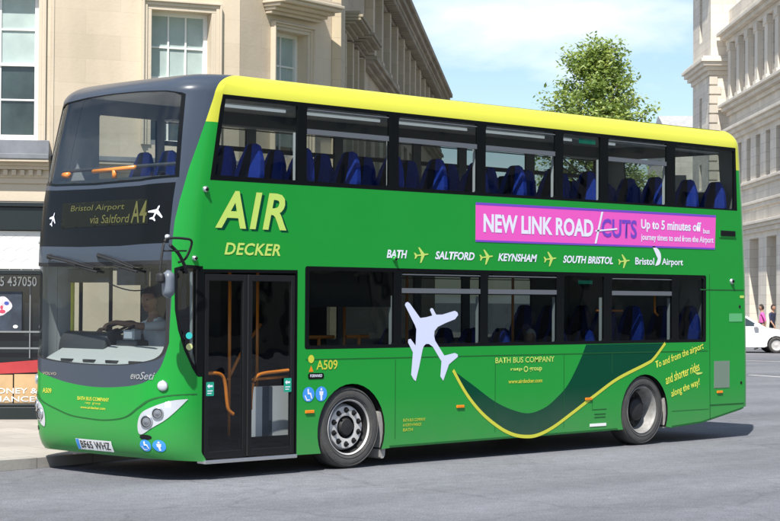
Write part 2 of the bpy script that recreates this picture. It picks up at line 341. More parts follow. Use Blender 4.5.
# ------------------------------------------------------------------ buildings
BATH = stone('bath_stone', (.60, .505, .385), 1.05, .36, .005, .90, .15, contrast=.045); BATHT = stone('bath_stone_trim', (.57, .49, .385), 1.4, 2.2, .006, .86, .12, contrast=.03)
BATHD = stone('weathered_stone', (.50, .42, .30), .9, .34, .008, .8, .22, contrast=.06); BATHW = stone('weathered_trim', (.34, .29, .21), 1.2, 3, .006, .8, .3)
PALE = stone('pale_stone', (.66, .60, .51), 1.3, .45, .02, .78, .16, contrast=.08); PALET = stone('pale_stone_trim', (.64, .585, .50), 2.2, 3, .01, .82, .14)
SASH = mat('white_sash_paint', (.74, .74, .72), .45); WGLASS = mat('window_glass', (.035, .05, .05), .06, var=.5, vs=1.3, spec=.7); BLIND = mat('pale_blind', (.36, .44, .42), .8, var=.1, vs=4)
SLATER = mat('roof_slate', (.12, .12, .125), .8, var=.25, vs=6)
def frame(org, ang):
    ux, uy = math.cos(rad(ang)), math.sin(rad(ang)); nx, ny = uy, -ux
    return lambda u, w_, z: RF(org[0]+ux*u+nx*w_, org[1]+uy*u+ny*w_, z)
def wall(mb, L, z0, z1, ops, u0=0, depth=.24, mi=0):
    us = sorted({u0, L}|{a for o in ops for a in o[:2]}); zs = sorted({z0, z1}|{a for o in ops for a in o[2:4]})
    for a, b in zip(us, us[1:]):
        for c, e in zip(zs, zs[1:]):
            if any(o[0] <= a and b <= o[1] and o[2] <= c and e <= o[3] for o in ops): continue
            mb.poly([(a, 0, c), (b, 0, c), (b, 0, e), (a, 0, e)], mi, [(a, c), (b, c), (b, e), (a, e)])
    for (a, b, c, e) in ops:
        for P4 in (((a, 0, c), (a, -depth, c), (a, -depth, e), (a, 0, e)), ((b, 0, c), (b, 0, e), (b, -depth, e), (b, -depth, c)), ((a, 0, e), (a, -depth, e), (b, -depth, e), (b, 0, e)), ((a, 0, c), (b, 0, c), (b, -depth, c), (a, -depth, c))):
            mb.poly(P4, mi, [(p[0]+p[1], p[2]) for p in P4])
def sash(X, parent, a, b, c, e, cols, rows, w0=-.2, fw=.06, bar=.026, blind=0, name='window'):
    f = MB(); f.X = X; e_ = .02
    f.box((a, w0-e_, c), (a+fw, w0+.05, e)); f.box((b-fw, w0-e_, c), (b, w0+.05, e)); f.box((a+fw, w0-e_, e-fw), (b-fw, w0+.05, e)); f.box((a+fw, w0-e_, c), (b-fw, w0+.05, c+fw*1.5))
    iw = (b-a-2*fw); ih = (e-c-fw*2.5)
    for k in range(1, cols): x = a+fw+iw*k/cols; f.box((x-bar/2, w0-e_, c+fw*1.5), (x+bar/2, w0+.025, e-fw))
    for k in range(1, rows):
        z = c+fw*1.5+ih*k/rows; h = bar*1.7 if k*2 == rows else bar; f.box((a+fw, w0-e_+.002, z-h/2), (b-fw, w0+(.045 if k*2 == rows else .022), z+h/2))
    wo = f.build(name, SASH, parent)
    g = MB(); g.X = X; g.poly([(a+fw*.5, w0-.004, c), (b-fw*.5, w0-.004, c), (b-fw*.5, w0-.004, e), (a+fw*.5, w0-.004, e)]); g.build('pane', WGLASS, wo)
    if blind:
        g = MB(); g.X = X; n = 9; z0 = e-(e-c)*blind
        for i in range(n):
            x0 = a+fw*.6+(b-a-fw*1.2)*i/n; x1 = a+fw*.6+(b-a-fw*1.2)*(i+1)/n
            g.poly([(x0, w0-.001, z0), ((x0+x1)/2, w0-.0005, z0), ((x0+x1)/2, w0-.0005, e-fw*.5), (x0, w0-.001, e-fw*.5)]) 
            g.poly([((x0+x1)/2, w0-.0005, z0), (x1, w0-.001, z0), (x1, w0-.001, e-fw*.5), ((x0+x1)/2, w0-.0005, e-fw*.5)])
        g.build('blind', BLIND, wo)
    return wo
def architrave(mb, a, b, c, e, wd, w1=.05, w2=.08, sill=True):
    for k, (i0, i1, ww) in enumerate(((0, wd*.45, w1*.6), (wd*.45, wd*.8, w1), (wd*.8, wd, w2))):
        mb.box((a-i1, .001, c), (a-i0, ww, e+i0)); mb.box((b+i0, .001, c), (b+i1, ww, e+i0)); mb.box((a-i1, .001, e+i0), (b+i1, ww, e+i1))
def cornice(mb, u0, u1, z, steps, mi=0):   # steps: (height, projection) from the bottom
    for h, pr in steps: mb.box((u0, .001, z), (u1, pr, z+h), mi); z += h
    return z

bld = empty('corner_building', RF(-2.3, 31, 0), 'honey stone corner building with sash windows over a dark shopfront, left of the street', 'building')
O0 = (-4.97-8*math.cos(rad(8)), 28.1-8*math.sin(rad(8)))
X0, X1, X2, X3 = frame(O0, 8), frame((-4.97, 28.1), 24), frame((-2.3, 29.29), 55), frame((-.97, 31.19), 85.5)
LEN1, LEN2, LEN3 = 2.92, 2.32, 30.8
W1 = (6.72, 7.83, 4.17, 6.38); W2 = (1.52, 2.46, 4.17, 6.19); W3 = (.86, 1.66, 4.1, 6.08)
f = MB(); f.X = X0; wall(f, 8, 3.25, 10, [W1, (4.2, 5.3, 4.17, 6.38), (1.6, 2.7, 4.17, 6.38)])
f.X = X1; wall(f, LEN1, 0, 10, [W2]); f.X = X2; wall(f, LEN2, 0, 10, [W3])
f.build('stone_wall', BATH, bld)
F3OPS = [(1.35, 2.35, 3.9, 6.0), (3.55, 4.55, 3.9, 6.0)] + [(6.2+2.05*k, 7.35+2.05*k, 3.6, 5.7) for k in range(12)] + [(6.3+1.02*k, 6.92+1.02*k, 6.82, 7.72) for k in range(23)]
f = MB(); f.X = X3; wall(f, LEN3, 0, 8.0, F3OPS, depth=.35)
f.box((LEN3-.02, -12, 0), (LEN3, -.002, 8.0)); f.build('street_wall', BATHD, bld)
sash(X0, bld, *W1, 2, 4, blind=.5); sash(X0, bld, 4.2, 5.3, 4.17, 6.38, 2, 4, blind=.3); sash(X0, bld, 1.6, 2.7, 4.17, 6.38, 2, 4, blind=.3)
sash(X1, bld, *W2, 3, 4, w0=-.235, blind=.8); sash(X2, bld, *W3, 2, 4, w0=-.235, blind=.9)
for o in F3OPS:
    if o[0] < 24 or o[2] < 6: sash(X3, bld, *o, 2, 4 if o[2] < 6 else 2, w0=-.33)
f = MB(); f.X = X1; architrave(f, *W2, .15); f.X = X2; architrave(f, *W3, .12, .06, .10)
f.X = X0; architrave(f, *W1, .11, .03, .05)
f.X = X1; f.box((.03, .001, 3.3), (.055, .012, 10)) ; f.build('window_surround', BATHT, bld, bevel=.006)
# hoods over the windows of the rounded corner and the street front
def hood(X, a, b, z, pr, name, mt):
    f = MB(); f.X = X; n = 10
    prof = [(0, .07), (.05, .12), (.10, .20), (.15, .31), (.20, .42), (.25, .46), (.31, .40)]
    for (h0, p0), (h1, p1) in zip(prof, prof[1:]):
        k0, k1 = p0/.46*pr, p1/.46*pr
        f.box((a-k1*.25, .002, z+h0), (b+k1*.25, k1, z+h1))
    return f.build(name, mt, bld, bevel=.012)
hood(X2, W3[0]-.22, W3[1]+.22, 6.30, .50, 'window_hood', BATHT)
hood(X3, 1.1, 2.6, 6.40, .42, 'window_hood', BATHW); hood(X3, 3.3, 4.8, 6.40, .42, 'window_hood', BATHW)
f = MB(); f.X = X3
for a, b in ((1.35, 2.35), (3.55, 4.55)):
    f.box((a-.22, .001, 3.4), (a-.04, .12, 6.36)); f.box((b+.04, .001, 3.4), (b+.22, .12, 6.36))
f.box((.001, .001, .12), (.62, .16, 8.0)); f.build('jamb_pilaster', BATHD, bld, bevel=.01)
f = MB(); f.X = X3; cornice(f, 5.6, LEN3, 6.30, [(.08, .10), (.08, .20), (.08, .26)]); f.build('string_course', BATHW, bld, bevel=.01)
for k in range(13): 
    f = MB(); f.X = X3; u = 5.95+2.04*k; f.box((u-.16, .001, 6.57), (u+.16, .17, 8.0)); f.box((u-.2, .001, 6.565), (u+.2, .2, 6.7)); f.build('pilaster', BATHD, bld, bevel=.008)
f = MB(); f.X = X3
for k in range(100): f.box((.7+.3*k, .12, 8.06), (.84+.3*k, .34, 8.18))
cornice(f, 0, LEN3+.3, 8.0, [(.18, .10), (.10, .36), (.13, .44), (.12, .52), (.1, .36)])
f.X = X2; cornice(f, -.1, LEN2+.1, 9.2, [(.2, .14), (.15, .4), (.15, .5)]); f.X = X1; cornice(f, -.1, LEN1+.1, 9.21, [(.2, .14), (.15, .4), (.15, .5)]); f.X = X0; cornice(f, 0, 8.1, 9.205, [(.2, .14), (.15, .4), (.15, .5)])
f.build('cornice', BATHW, bld, bevel=.012)
f = MB(); f.X = X3; f.prism([(.38, 8.63), (-.35, 9.05), (-5, 9.6), (-11, 8.63)], 0, LEN3+.25, lambda p, q: (q, p[0], p[1])); f.build('slate_roof', SLATER, bld)
f = MB(); V = [X0(0, 0, 9.9), X0(8, 0, 9.9), X1(LEN1, 0, 9.9), X2(LEN2, 0, 9.9), X3(10, -9, 9.9), X0(0, -12, 9.9)]; f.poly(V); f.build('roof', SLATER, bld)
# storey band over the shop
f = MB(); f.X = X0
cornice(f, 0, 8, 3.28, [(.26, .03), (.08, .06)]); cornice(f, 0, 8, 3.62, [(.12, .08)])
for k in range(66): f.box((.03+.12*k, .081, 3.655), (.095+.12*k, .14, 3.735))
cornice(f, 0, 8, 3.74, [(.05, .16), (.05, .20), (.04, .30)])
f.X = X1; cornice(f, .02, LEN1, 3.28, [(.26, .03), (.08, .06), (.12, .08), (.05, .16), (.05, .20), (.04, .30)]); f.X = X2; cornice(f, 0, LEN2, 3.281, [(.26, .03), (.08, .06), (.12, .08), (.05, .16), (.05, .20), (.04, .30)])
f.build('storey_band', BATHT, bld, bevel=.006)
f = MB(); f.X = X0; f.box((0, .001, 3.882), (8, .315, 3.955)); f.box((0, .001, 3.957), (8, .20, 4.16)); f.X = X1; f.box((.02, .001, 3.883), (LEN1, .315, 3.955)); f.build('lead_capping', mat('lead_grey', (.17, .18, .20), .6, var=.2), bld, bevel=.006)
# shopfront
SHOPD = mat('shop_dark_paint', (.012, .017, .019), .35); SHOPG = mat('shop_glass', (.010, .013, .014), .05, spec=.8); CREAM = mat('leaded_panel', (.70, .70, .68), .4); LEADL = mat('lead_lines', (.55, .55, .55), .6)
TAN = mat('tan_panel', (.50, .33, .17), .6, var=.18, vs=2.5); REDV = mat('red_vinyl', (.40, .035, .04), .6, var=.12, vs=3); RAILG = mat('grey_bar', (.20, .21, .22), .5)
shopW = MB(); shopW.X = X0
shopW.box((0, -.3, .12), (8, -.25, 3.2)); shopW.build('shop_backing', SHOPG, bld)
f = MB(); f.X = X0; f.box((0, -.05, 2.86), (8.1, .05, 3.2)); f.box((0, -.05, 3.2), (8.1, .09, 3.27)); f.build('shop_fascia', SHOPD, bld, bevel=.01)
f = MB(); f.X = X0
for u in (0, 2.6, 5.2, 7.93): f.box((u, -.2, .36), (u+.1, .03, 2.84))
f.box((0, -.2, 2.22), (8, .02, 2.285)); f.box((0, -.2, .12), (8.03, .05, .30)); f.box((0, -.19, .305), (8.03, .02, .345)); f.build('shop_frame', SHOPD, bld, bevel=.008)
f = MB(); f.X = X0
for z in (1.385, 1.145): f.box((0, -.2, z-.012), (8, -.17, z+.012))
f.box((7.73, -.2, 1.0), (7.745, -.175, 2.2)); f.build('shop_bar', RAILG, bld)
f = MB(); f.X = X0; f.box((0, -.2, 2.30), (7.93, -.012, 2.85)); cp = f.build('leaded_light', CREAM, bld)
f = MB(); f.X = X0; hx = .17
for i in range(-2, 50):
    for j in range(3):
        cx, cz = i*hx*1.0+(hx/2 if j % 2 else 0)+.05, 2.35+j*.17
        if cx > 7.85: continue
        for (a, b) in (((-.5, .05), (0, .10)), ((0, .10), (.5, .05)), ((.5, .05), (.5, -.07))):
            p, q = Vector((cx+a[0]*hx, cz+a[1])), Vector((cx+b[0]*hx, cz+b[1])); t = (q-p).normalized(); o_ = Vector((-t.y, t.x))*.004
            f.poly([(p.x+o_.x, -.009, p.y+o_.y), (p.x-o_.x, -.009, p.y-o_.y), (q.x-o_.x, -.009, q.y-o_.y), (q.x+o_.x, -.009, q.y+o_.y)])
f.build('lead_came', LEADL, cp)
f0m = lambda u, v, o_: X0(u, o_, v)
WHT = mat('white_lettering', (.78, .78, .76), .5)
text('shop_number_lettering', '01225 437050', (7.02, 7.83, 2.05, 2.19), f0m, WHT, bld, off=-.15, bold=.008)
f = MB(); f.X = X0; f.box((7.0, -.2, 1.40), (7.62, -.17, 1.97)); pst = f.build('window_poster', mat('poster_dark', (.03, .04, .06), .5, var=.5, vs=5), bld)
flat('poster_face', [[(7.33+.13*math.cos(t)*(1+.18*math.cos(3*t)), 1.76+.14*math.sin(t)*(1+.1*math.sin(2*t))) for t in [2*math.pi*k/22 for k in range(22)]]], f0m, -.168, mat('poster_pale', (.6, .55, .6), .5, var=.3, vs=14), pst)
flat('poster_mark', [circ(7.27, 1.78, .035, .028), circ(7.40, 1.80, .035, .028)], f0m, -.166, mat('poster_blue', (.05, .08, .35), .5), pst)
flat('poster_mark', [circ(7.34, 1.68, .045, .028), circ(7.33, 1.74, .02, .03)], f0m, -.166, mat('poster_red', (.5, .05, .10), .5), pst)
flat('poster_mark', [circ(7.53, 1.46, .035, .025)], f0m, -.166, WHT, pst)
flat('red_window_band', [[(4, .62), (7.92, .80), (7.92, .98), (6.9, .90), (4, .84)]], f0m, -.165, REDV, bld)
f = MB(); f.X = X0
for a, b in ((4.0, 5.1), (5.12, 6.2), (6.22, 7.26), (7.28, 7.5), (7.52, 7.92)): f.box((a, -.2, .35), (b, -.17, .64+(a-4)*.036))
tp = f.build('tan_panel', TAN, bld)
text('panel_lettering', 'MONEY &', (7.15, 7.86, .485, .565), f0m, WHT, tp, off=-.163, bold=.01); text('panel_lettering', 'FINANCES', (7.10, 7.90, .365, .445), f0m, WHT, tp, off=-.163, bold=.01)

# pale stone building across the street
pb = empty('civic_building', RF(18, 90, 0), 'pale stone classical building with a corner tower, right of the bus', 'building')
XP = frame((17.7, 130), -90)   # u runs towards the camera, wall faces left
UP = lambda F: 130-F
FW = [(UP(99.2-2.45*k)-.0, UP(99.2-2.45*k)+1.35, 12.35, 15.0) for k in range(14)]
SW = [(UP(98.4-2.45*k), UP(98.4-2.45*k)+1.05, 7.85, 10.0) for k in range(14)]
AR = [(UP(99.4-4.3*k), UP(99.4-4.3*k)+2.3, .12, 5.0) for k in range(8)]
f = MB(); f.X = XP; wall(f, UP(62), 0, 17.2, FW+SW+AR, u0=UP(101), depth=.6)
f.box((UP(62)-.01, -12, 0), (UP(62), -.002, 17.2)); f.build('stone_wall', PALE, pb)
dk = mat('shaded_room', (.035, .037, .04), .25, spec=.5)
for o in FW+SW:
    g = MB(); g.X = XP; a, b, c, e = o; w0 = -.55
    g.box((a, w0-.03, c), (a+.07, w0+.05, e)); g.box((b-.07, w0-.03, c), (b, w0+.05, e)); g.box((a+.07, w0-.03, e-.08), (b-.07, w0+.05, e)); g.box(((a+b)/2-.03, w0-.03, c), ((a+b)/2+.03, w0+.04, e-.08)); g.box((a+.07, w0-.03, (c+e)/2-.03), (b-.07, w0+.035, (c+e)/2+.03))
    wo = g.build('window', mat('frame', (.3, .3, .29), .5) if 'PFR' not in globals() else PFR, pb)
    g = MB(); g.X = XP; g.poly([(a, w0, c), (b, w0, c), (b, w0, e), (a, w0, e)]); g.build('pane', dk, wo)
f = MB(); f.X = XP; f.box((UP(101), -2.6, .12), (UP(62), -2.5, 5.2)); f.box((UP(101), -2.5, 5.0), (UP(62), -.62, 5.1)); f.build('arcade_back_wall', PALET, pb)
f = MB(); f.X = XP
cornice(f, UP(100.9), UP(62), 5.25, [(.22, .16), (.16, .3), (.14, .42)]); cornice(f, UP(100.9), UP(62), 6.45, [(.2, .12), (.14, .2)])
cornice(f, UP(100.9), UP(62), 7.5, [(.16, .14), (.14, .26)]); cornice(f, UP(100.9), UP(62), 10.25, [(.24, .18), (.18, .36), (.16, .5)])
cornice(f, UP(100.9), UP(62), 11.6, [(.22, .16), (.2, .42), (.16, .6)]); cornice(f, UP(100.9), UP(62), 15.3, [(.25, .2), (.2, .5), (.18, .7)])
f.build('ledge', PALET, pb, bevel=.02)
for k in range(14):
    f = MB(); f.X = XP; u = UP(99.2-2.45*k)-.55
    f.box((u-.36, .001, 12.19), (u+.36, .22, 15.3)); f.box((u-.44, .001, 12.185), (u+.44, .3, 12.5)); f.box((u-.42, .001, 14.9), (u+.42, .28, 15.29)); f.build('pilaster', PALET, pb, bevel=.015)
    g = MB(); g.X = XP; a = FW[k][0]; g.box((a, -.3, 12.35), (a+1.35, -.05, 12.95)); g.build('balustrade_panel', PALET, pb)
# tower
XT = frame((16.75, 107), -90)   # tower street face from f=107 to f=101
f = MB(); f.X = XT; TO = [(2.3, 3.1, 15.9, 18.4), (2.3, 3.1, 10.0, 12.9), (2.3, 3.1, 7.9, 9.3), (2.2, 3.2, 2.5, 5.5)]
wall(f, 5.9, 0, 22, TO, depth=.45)
f.box((5.9-.02, -6, 0), (5.9, -.002, 22)); f.box((0, -6, 0), (.02, -.002, 22)); f.box((0, -6, 21.8), (5.9, 0, 22)); f.build('tower', PALE, pb)
for o in TO:
    g = MB(); g.X = XT; a, b, c, e = o; g.box((a, -.47, c), (a+.08, -.38, e)); g.box((b-.08, -.47, c), (b, -.38, e)); g.box((a+.08, -.47, e-.08), (b-.08, -.38, e)); g.box((a+.08, -.47, (c+e)/2-.04), (b-.08, -.39, (c+e)/2+.04)); wo = g.build('window', PALET, pb)
    g = MB(); g.X = XT; g.poly([(a, -.43, c), (b, -.43, c), (b, -.43, e), (a, -.43, e)]); g.build('pane', dk, wo)
def ring(f, z, steps):
    for h, pr in steps: f.X = XT; f.box((-pr, -4, z), (5.9+pr, pr, z+h)); z += h
for z, st in ((13.8, [(.24, .10), (.22, .28), (.20, .44), (.18, .56), (.12, .46)]), (18.9, [(.2, .15), (.2, .4)]), (6.3, [(.25, .15), (.2, .3)])): f = MB(); ring(f, z, st); f.build('tower_cornice', PALET, pb, bevel=.02)
for k in range(27):
    f = MB(); f.X = XT; z = .3+.5*k
    if 6.0 < z < 6.9: continue
    l = .55 if k % 2 else .36; f.prism([(5.9-l, .002), (5.9-l, .06), (5.96, .06), (5.96, -l), (5.902, -l), (5.902, .002)], z, z+.42, lambda p, q: (p[0], p[1], q)); f.build('quoin', PALET, pb, bevel=.015)
# terrace far down the street
tr = empty('far_terrace', RF(20, 160, 0), 'distant grey roofed terrace at the far end of the street, just left of the tower', 'building')
f = MB(); f.X = lambda r, ff, z: RF(r, ff, z); f.box((22.9, 160, 0), (27, 172, 15.4)); f.build('stone_wall', PALE, tr)
f = MB(); f.X = lambda r, ff, z: RF(r, ff, z); f.box((22.6, 159.7, 15.4), (27.2, 172.2, 15.75)); f.build('cornice', PALET, tr)
f = MB(); f.X = lambda r, ff, z: RF(r, ff, z); f.prism([(160, 15.75), (166, 17.9), (172, 15.75)], 23.0, 27, lambda p, q: (q, p[0], p[1])); f.build('slate_roof', mat('pale_slate', (.34, .34, .34), .8, var=.2, vs=3), tr)
for i in range(2):
    for j in range(3):
        f = MB(); f.X = lambda r, ff, z: RF(r, ff, z); f.box((23.5+1.9*i, 159.9, 2+4*j), (24.5+1.9*i, 159.98, 4.4+4*j)); f.build('window', dk, tr)
# unseen terrace right of frame, added for the bus's panels and glass to reflect
ot = empty('reflection_terrace', (45, -36, 0), 'long shaded stone terrace out of view, added for the bus to reflect', 'building')
XO = lambda u, w_, z: Vector((14+u, -34+w_, z))
OO = [(1.5+4*i, 3.1+4*i, 4.2+3.9*j, 6.6+3.9*j) for i in range(20) for j in range(3)]
OS = [(1.0+6*i, 5.4+6*i, .5, 3.0) for i in range(13)]
f = MB(); f.X = XO; wall(f, 80, 0, 16, OO+OS, u0=-.5, depth=.3); f.box((-.5, -12, 0), (-.49, -.001, 16)); f.build('stone_wall', BATHD, ot)
for o in OO+OS: g = MB(); g.X = XO; g.poly([(o[0], -.28, o[2]), (o[1], -.28, o[2]), (o[1], -.28, o[3]), (o[0], -.28, o[3])]); g.build('window', WGLASS, ot)
f = MB(); f.X = XO; cornice(f, -.6, 80, 15.6, [(.3, .3), (.3, .6)]); cornice(f, -.5, 80, 3.5, [(.3, .25)]); f.build('cornice', BATHW, ot)
f = MB(); f.X = XO; f.prism([(.3, 16.2), (-5, 19.5), (-12, 16.2)], -.5, 80, lambda p, q: (q, p[0], p[1])); f.build('slate_roof', SLATER, ot)

# ------------------------------------------------------------------ tree
BARK = mat('bark', (.10, .075, .05), .9, var=.3, vs=6); LEAF = [mat('leaf_light', (.40, .47, .18), .6), mat('leaf_mid', (.30, .385, .13), .6), mat('leaf_dark', (.20, .28, .09), .6)]
for lm in LEAF:   # thin leaves let light through
    n = lm.node_tree.nodes; L = lm.node_tree.links; p = n['Principled BSDF']; t = n.new('ShaderNodeBsdfTranslucent'); c = p.inputs['Base Color'].default_value
    t.inputs[0].default_value = (c[0]*1.25, c[1]*1.25, c[2]*.7, 1); x = n.new('ShaderNodeMixShader'); x.inputs[0].default_value = .42
    L.new(p.outputs[0], x.inputs[1]); L.new(t.outputs[0], x.inputs[2]); L.new(x.outputs[0], n['Material Output'].inputs[0])
tb = (6.45, 60.0)
tree = empty('street_tree', RF(tb[0], tb[1], 0), 'leafy green street tree rising behind the yellow roof of the bus', 'tree')
rnd = random.Random(11)
f = MB(); f.X = None; tips = []
f.tube([RF(tb[0], tb[1], 0), RF(tb[0]+.05, tb[1], 2), RF(tb[0]-.05, tb[1]+.05, 4.5), RF(tb[0]+.05, tb[1], 7), RF(tb[0]+.1, tb[1], 9.3)], [.2, .17, .14, .08, .02], 9)
def crown_r(z):   # crown half width by height
    return min(2.25, .30+.98*max(0, 9.95-z)**.75)
for i in range(105):
    z = 3.6+5.75*rnd.random()**.85; a = rnd.random()*6.283; R = crown_r(z+.45)*(.30+.52*rnd.random()**.7)
    p0 = RF(tb[0], tb[1], z-.6); p2 = RF(tb[0]+R*math.cos(a), tb[1]+R*math.sin(a), z+.35+.3*rnd.random()); p1 = p0.lerp(p2, .5)+Vector((0, 0, -.12))
    f.tube([p0, p1, p2], [.05, .03, .008], 5); tips += [(p1.lerp(p2, t), .16+.16*(1-t)) for t in (.0, .35, .7, 1.0)]
for z in (8.6, 9.0, 9.4, 9.75): tips += [(RF(tb[0]+rnd.gauss(.12, .2), tb[1]+rnd.gauss(0, .2), z), .2) for _ in range(3)]
f.build('trunk', BARK, tree, smooth=True)
f = MB()
for c, sp in tips:
    for cl in range(3):
        cc = c+Vector((rnd.gauss(0, sp), rnd.gauss(0, sp), rnd.gauss(0, sp*.8))); tone = min(2, max(0, int(rnd.gauss(1.0, .8)+.5)))
        for k in range(19):
            p = cc+Vector((rnd.gauss(0, .14), rnd.gauss(0, .14), rnd.gauss(0, .11))); s = rnd.uniform(.045, .095)
            nrm = Vector((rnd.gauss(0, .6), rnd.gauss(0, .6), .6+rnd.random())).normalized(); a = nrm.cross(Vector((rnd.random()-.5, rnd.random()-.5, .1))).normalized(); b = nrm.cross(a)
            t2 = tone if rnd.random() < .75 else rnd.randrange(3)
            f.poly([p-a*s, p+b*s*.55, p+a*s*1.15, p-b*s*.55], t2)
f.build('crown', LEAF, tree, smooth='raw')

# ---- shape of the bus skin: profile curves
W_=2.5; RC=0.42; T0=4.03; RISE=0.24
def lerp(tab,t):
    if t<=tab[0][0]: return tab[0][1]
    for (a,va),(b,vb) in zip(tab,tab[1:]):
        if t<=b:
            k=(t-a)/(b-a); return va+(vb-va)*k
    return tab[-1][1]
XF=[(0.2,.13),(0.27,.07),(0.36,.03),(0.5,.01),(0.7,0),(2.35,0),(2.6,.02),(2.9,.055),(3.2,.11),(3.6,.20),(4.03,.31)]
XR=[(0.2,10.46),(0.45,10.47),(1.0,10.47),(2.2,10.44),(3.2,10.36),(4.03,10.27)]
def prof(t):
    if t<=T0: return t,0,0,0
    a=min(1,t-T0)*math.pi/2; k=1-math.cos(a)
    return T0+RISE*math.sin(a), .2*k, .5*k, .22*k
def front(s,t,off=0.0):
    z,d,dx,_=prof(t); d+=off; xf=lerp(XF,t)+dx+off; rc=RC; ry=RC-d; rx=RC-off
    if s<.2: p=s/.2*math.pi/2; x=xf+rx-rx*math.sin(p); y=RC-ry*math.cos(p)
    elif s>.8: p=(1-s)/.2*math.pi/2; x=xf+rx-rx*math.sin(p); y=W_-RC+ry*math.cos(p)
    else: x=xf; y=RC+(s-.2)/.6*(W_-2*RC)
    q=(y-W_/2)/(W_/2-d)
    return (x-.07*(1-q*q),y,z-off*0.0)
def sidexb(t):
    z,d,dx,_=prof(t); return lerp(XF,t)+dx+RC
def near(x,t,off=0.0):
    z,d,_,_=prof(t); return (x,d+off,z)

# ------------------------------------------------------------------ the bus: x from front to back, y from the kerbless near side inwards, z up
def rear(s, t, off=0.0):
    z, d, _, dr = prof(t); d += off; X = lerp(XR, t)-dr-off; rc = .16; ry = max(.01, rc-d); rx = rc-off
    if s < .15: p = s/.15*math.pi/2; x = X-rx+rx*math.sin(p); y = rc-ry*math.cos(p)
    elif s > .85: p = (1-s)/.15*math.pi/2; x = X-rx+rx*math.sin(p); y = W_-rc+ry*math.cos(p)
    else: x = X; y = rc+(s-.15)/.7*(W_-2*rc)
    q = (y-W_/2)/(W_/2)
    return (x+.03*(1-q*q) if .15 <= s <= .85 else x+.03*(1-q*q), y, z)
def rearxb(t): z, d, _, dr = prof(t); return lerp(XR, t)-dr-.16
def far(x, t, off=0.0):
    z, d, _, _ = prof(t); return (x, W_-d-off, z)
bus = empty('double_decker_bus', (5.2, 1.25, 0), 'green double decker airport bus with a yellow roof edge and pink advert strip', 'bus')
BM = [GREEN, YELLOW, SLATE, DKGREEN, BLACK, LINER, SEAMC, CEIL, RUBBER]
G_, Y_, S_, D_, K_, I_, M_, C_, R_ = range(9)
TS = [.2+.1*i for i in range(39)]+[4.03+.1*i for i in range(11)]
lb = [(sidexb(t), t) for t in [.2, .27, .36, .5, .7, 1.2, 2, 2.35, 2.6, 2.9, 3.2, 3.6, 4.03]+[4.03+.1*i for i in range(1, 11)]]
rb = [(rearxb(t), t) for t in [.44, 1.0, 2.2, 3.2, 4.03]+[4.03+.1*i for i in range(1, 11)]]
def arch(cx, cz, r, zb):
    a0 = math.asin((cz-zb)/r); n = 22
    return [(cx-r*math.cos(-a0+(math.pi+2*a0)*k/n), cz+r*math.sin(-a0+(math.pi+2*a0)*k/n)) for k in range(n+1)]
FA, RA = (2.65, .42, .525), (8.03, .42, .505)
bottom = [*arch(*FA, .19), (3.3, .2), *arch(*RA, .22), (8.62, .2), (9.31, .235), (10.25, .385)]
side_out = [*bottom, *rb, *lb[::-1]]
UB = [(1.86, 3.24), (3.345, 4.75), (4.84, 6.21), (6.30, 7.11), (7.21, 8.52), (8.655, 10.07)]
LB = [(1.97, 3.335), (3.415, 4.815), (4.905, 6.24), (6.335, 7.185), (7.305, 8.645), (8.755, 9.36)]
def slx(t): return .563+(.717-.563)*(t-3.119)/(4.029-3.119)
up_holes = [[(slx(3.175)+.06, 3.175), (1.80, 3.175), (1.80, 3.985), (slx(3.985)+.06, 3.985)]]+[rrect(a+.035, b-.035, 3.175, 3.985, .03) for a, b in [(UB[0][1]*0+1.87, 3.25)]+UB[1:]]
up_holes = [up_holes[0]]+[rrect(a+.03, b-.03, 3.175, 3.985, .03) for a, b in ((1.905, 3.25), (3.345, 4.75), (4.84, 6.21), (6.30, 7.11), (7.21, 8.53), (8.655, 10.09))]
lo_holes = [rrect(a+.02, b-.02, 1.375, 2.20, .03) for a, b in LB]
qd_side = [(.40, 2.22), (.478, 2.22), (.478, 1.072), (.40, 1.072)]
door_hole = [(.50, .19), (1.80, .2), (1.80, 2.165), (.50, 2.155)]
sw_out = smooth_line([(4.31, 1.06), (4.547, .772), (4.822, .535), (5.135, .352), (5.383, .257), (5.62, .219), (5.852, .227), (6.147, .309), (6.522, .472), (7.0, .69), (7.45, .883), (8.05, 1.06), (8.22, 1.13), (8.47, 1.33)], 5)
sw_in = smooth_line([(4.31, 1.06), (4.648, .883), (5.063, .664), (5.417, .545), (5.705, .502), (5.997, .562), (6.219, .674), (6.444, .836), (6.671, 1.121), (6.80, 1.33)], 5)
swoosh = sw_out+sw_in[::-1][:-1]
xT = .70
near_regs = [([(-1, 4.031), (11, 4.031), (11, 5.2), (-1, 5.2)], Y_), ([(-.5, 3.73), (.679, 3.73), (.73, 4.06), (-.5, 4.06)], Y_), ([(10.07, 3.72), (10.6, 3.72), (10.6, 4.06), (10.07, 4.06)], Y_),
             (swoosh, D_), ([(.563, 3.119), (10.135, 3.155), (10.09, 4.03), (.717, 4.03)], K_), (rrect(1.925, 9.402, 1.335, 2.245, .03), K_), ([(.478, .18), (1.815, .19), (1.815, 2.20), (.478, 2.19)], K_), (qd_side, K_)]
holes_near = up_holes+lo_holes+[door_hole]
B = MB()
sheet(B, side_out, near_regs, holes_near, near, .5, .3, .12, inner=.035, base=G_, inner_mi=I_, rim_mi=K_)
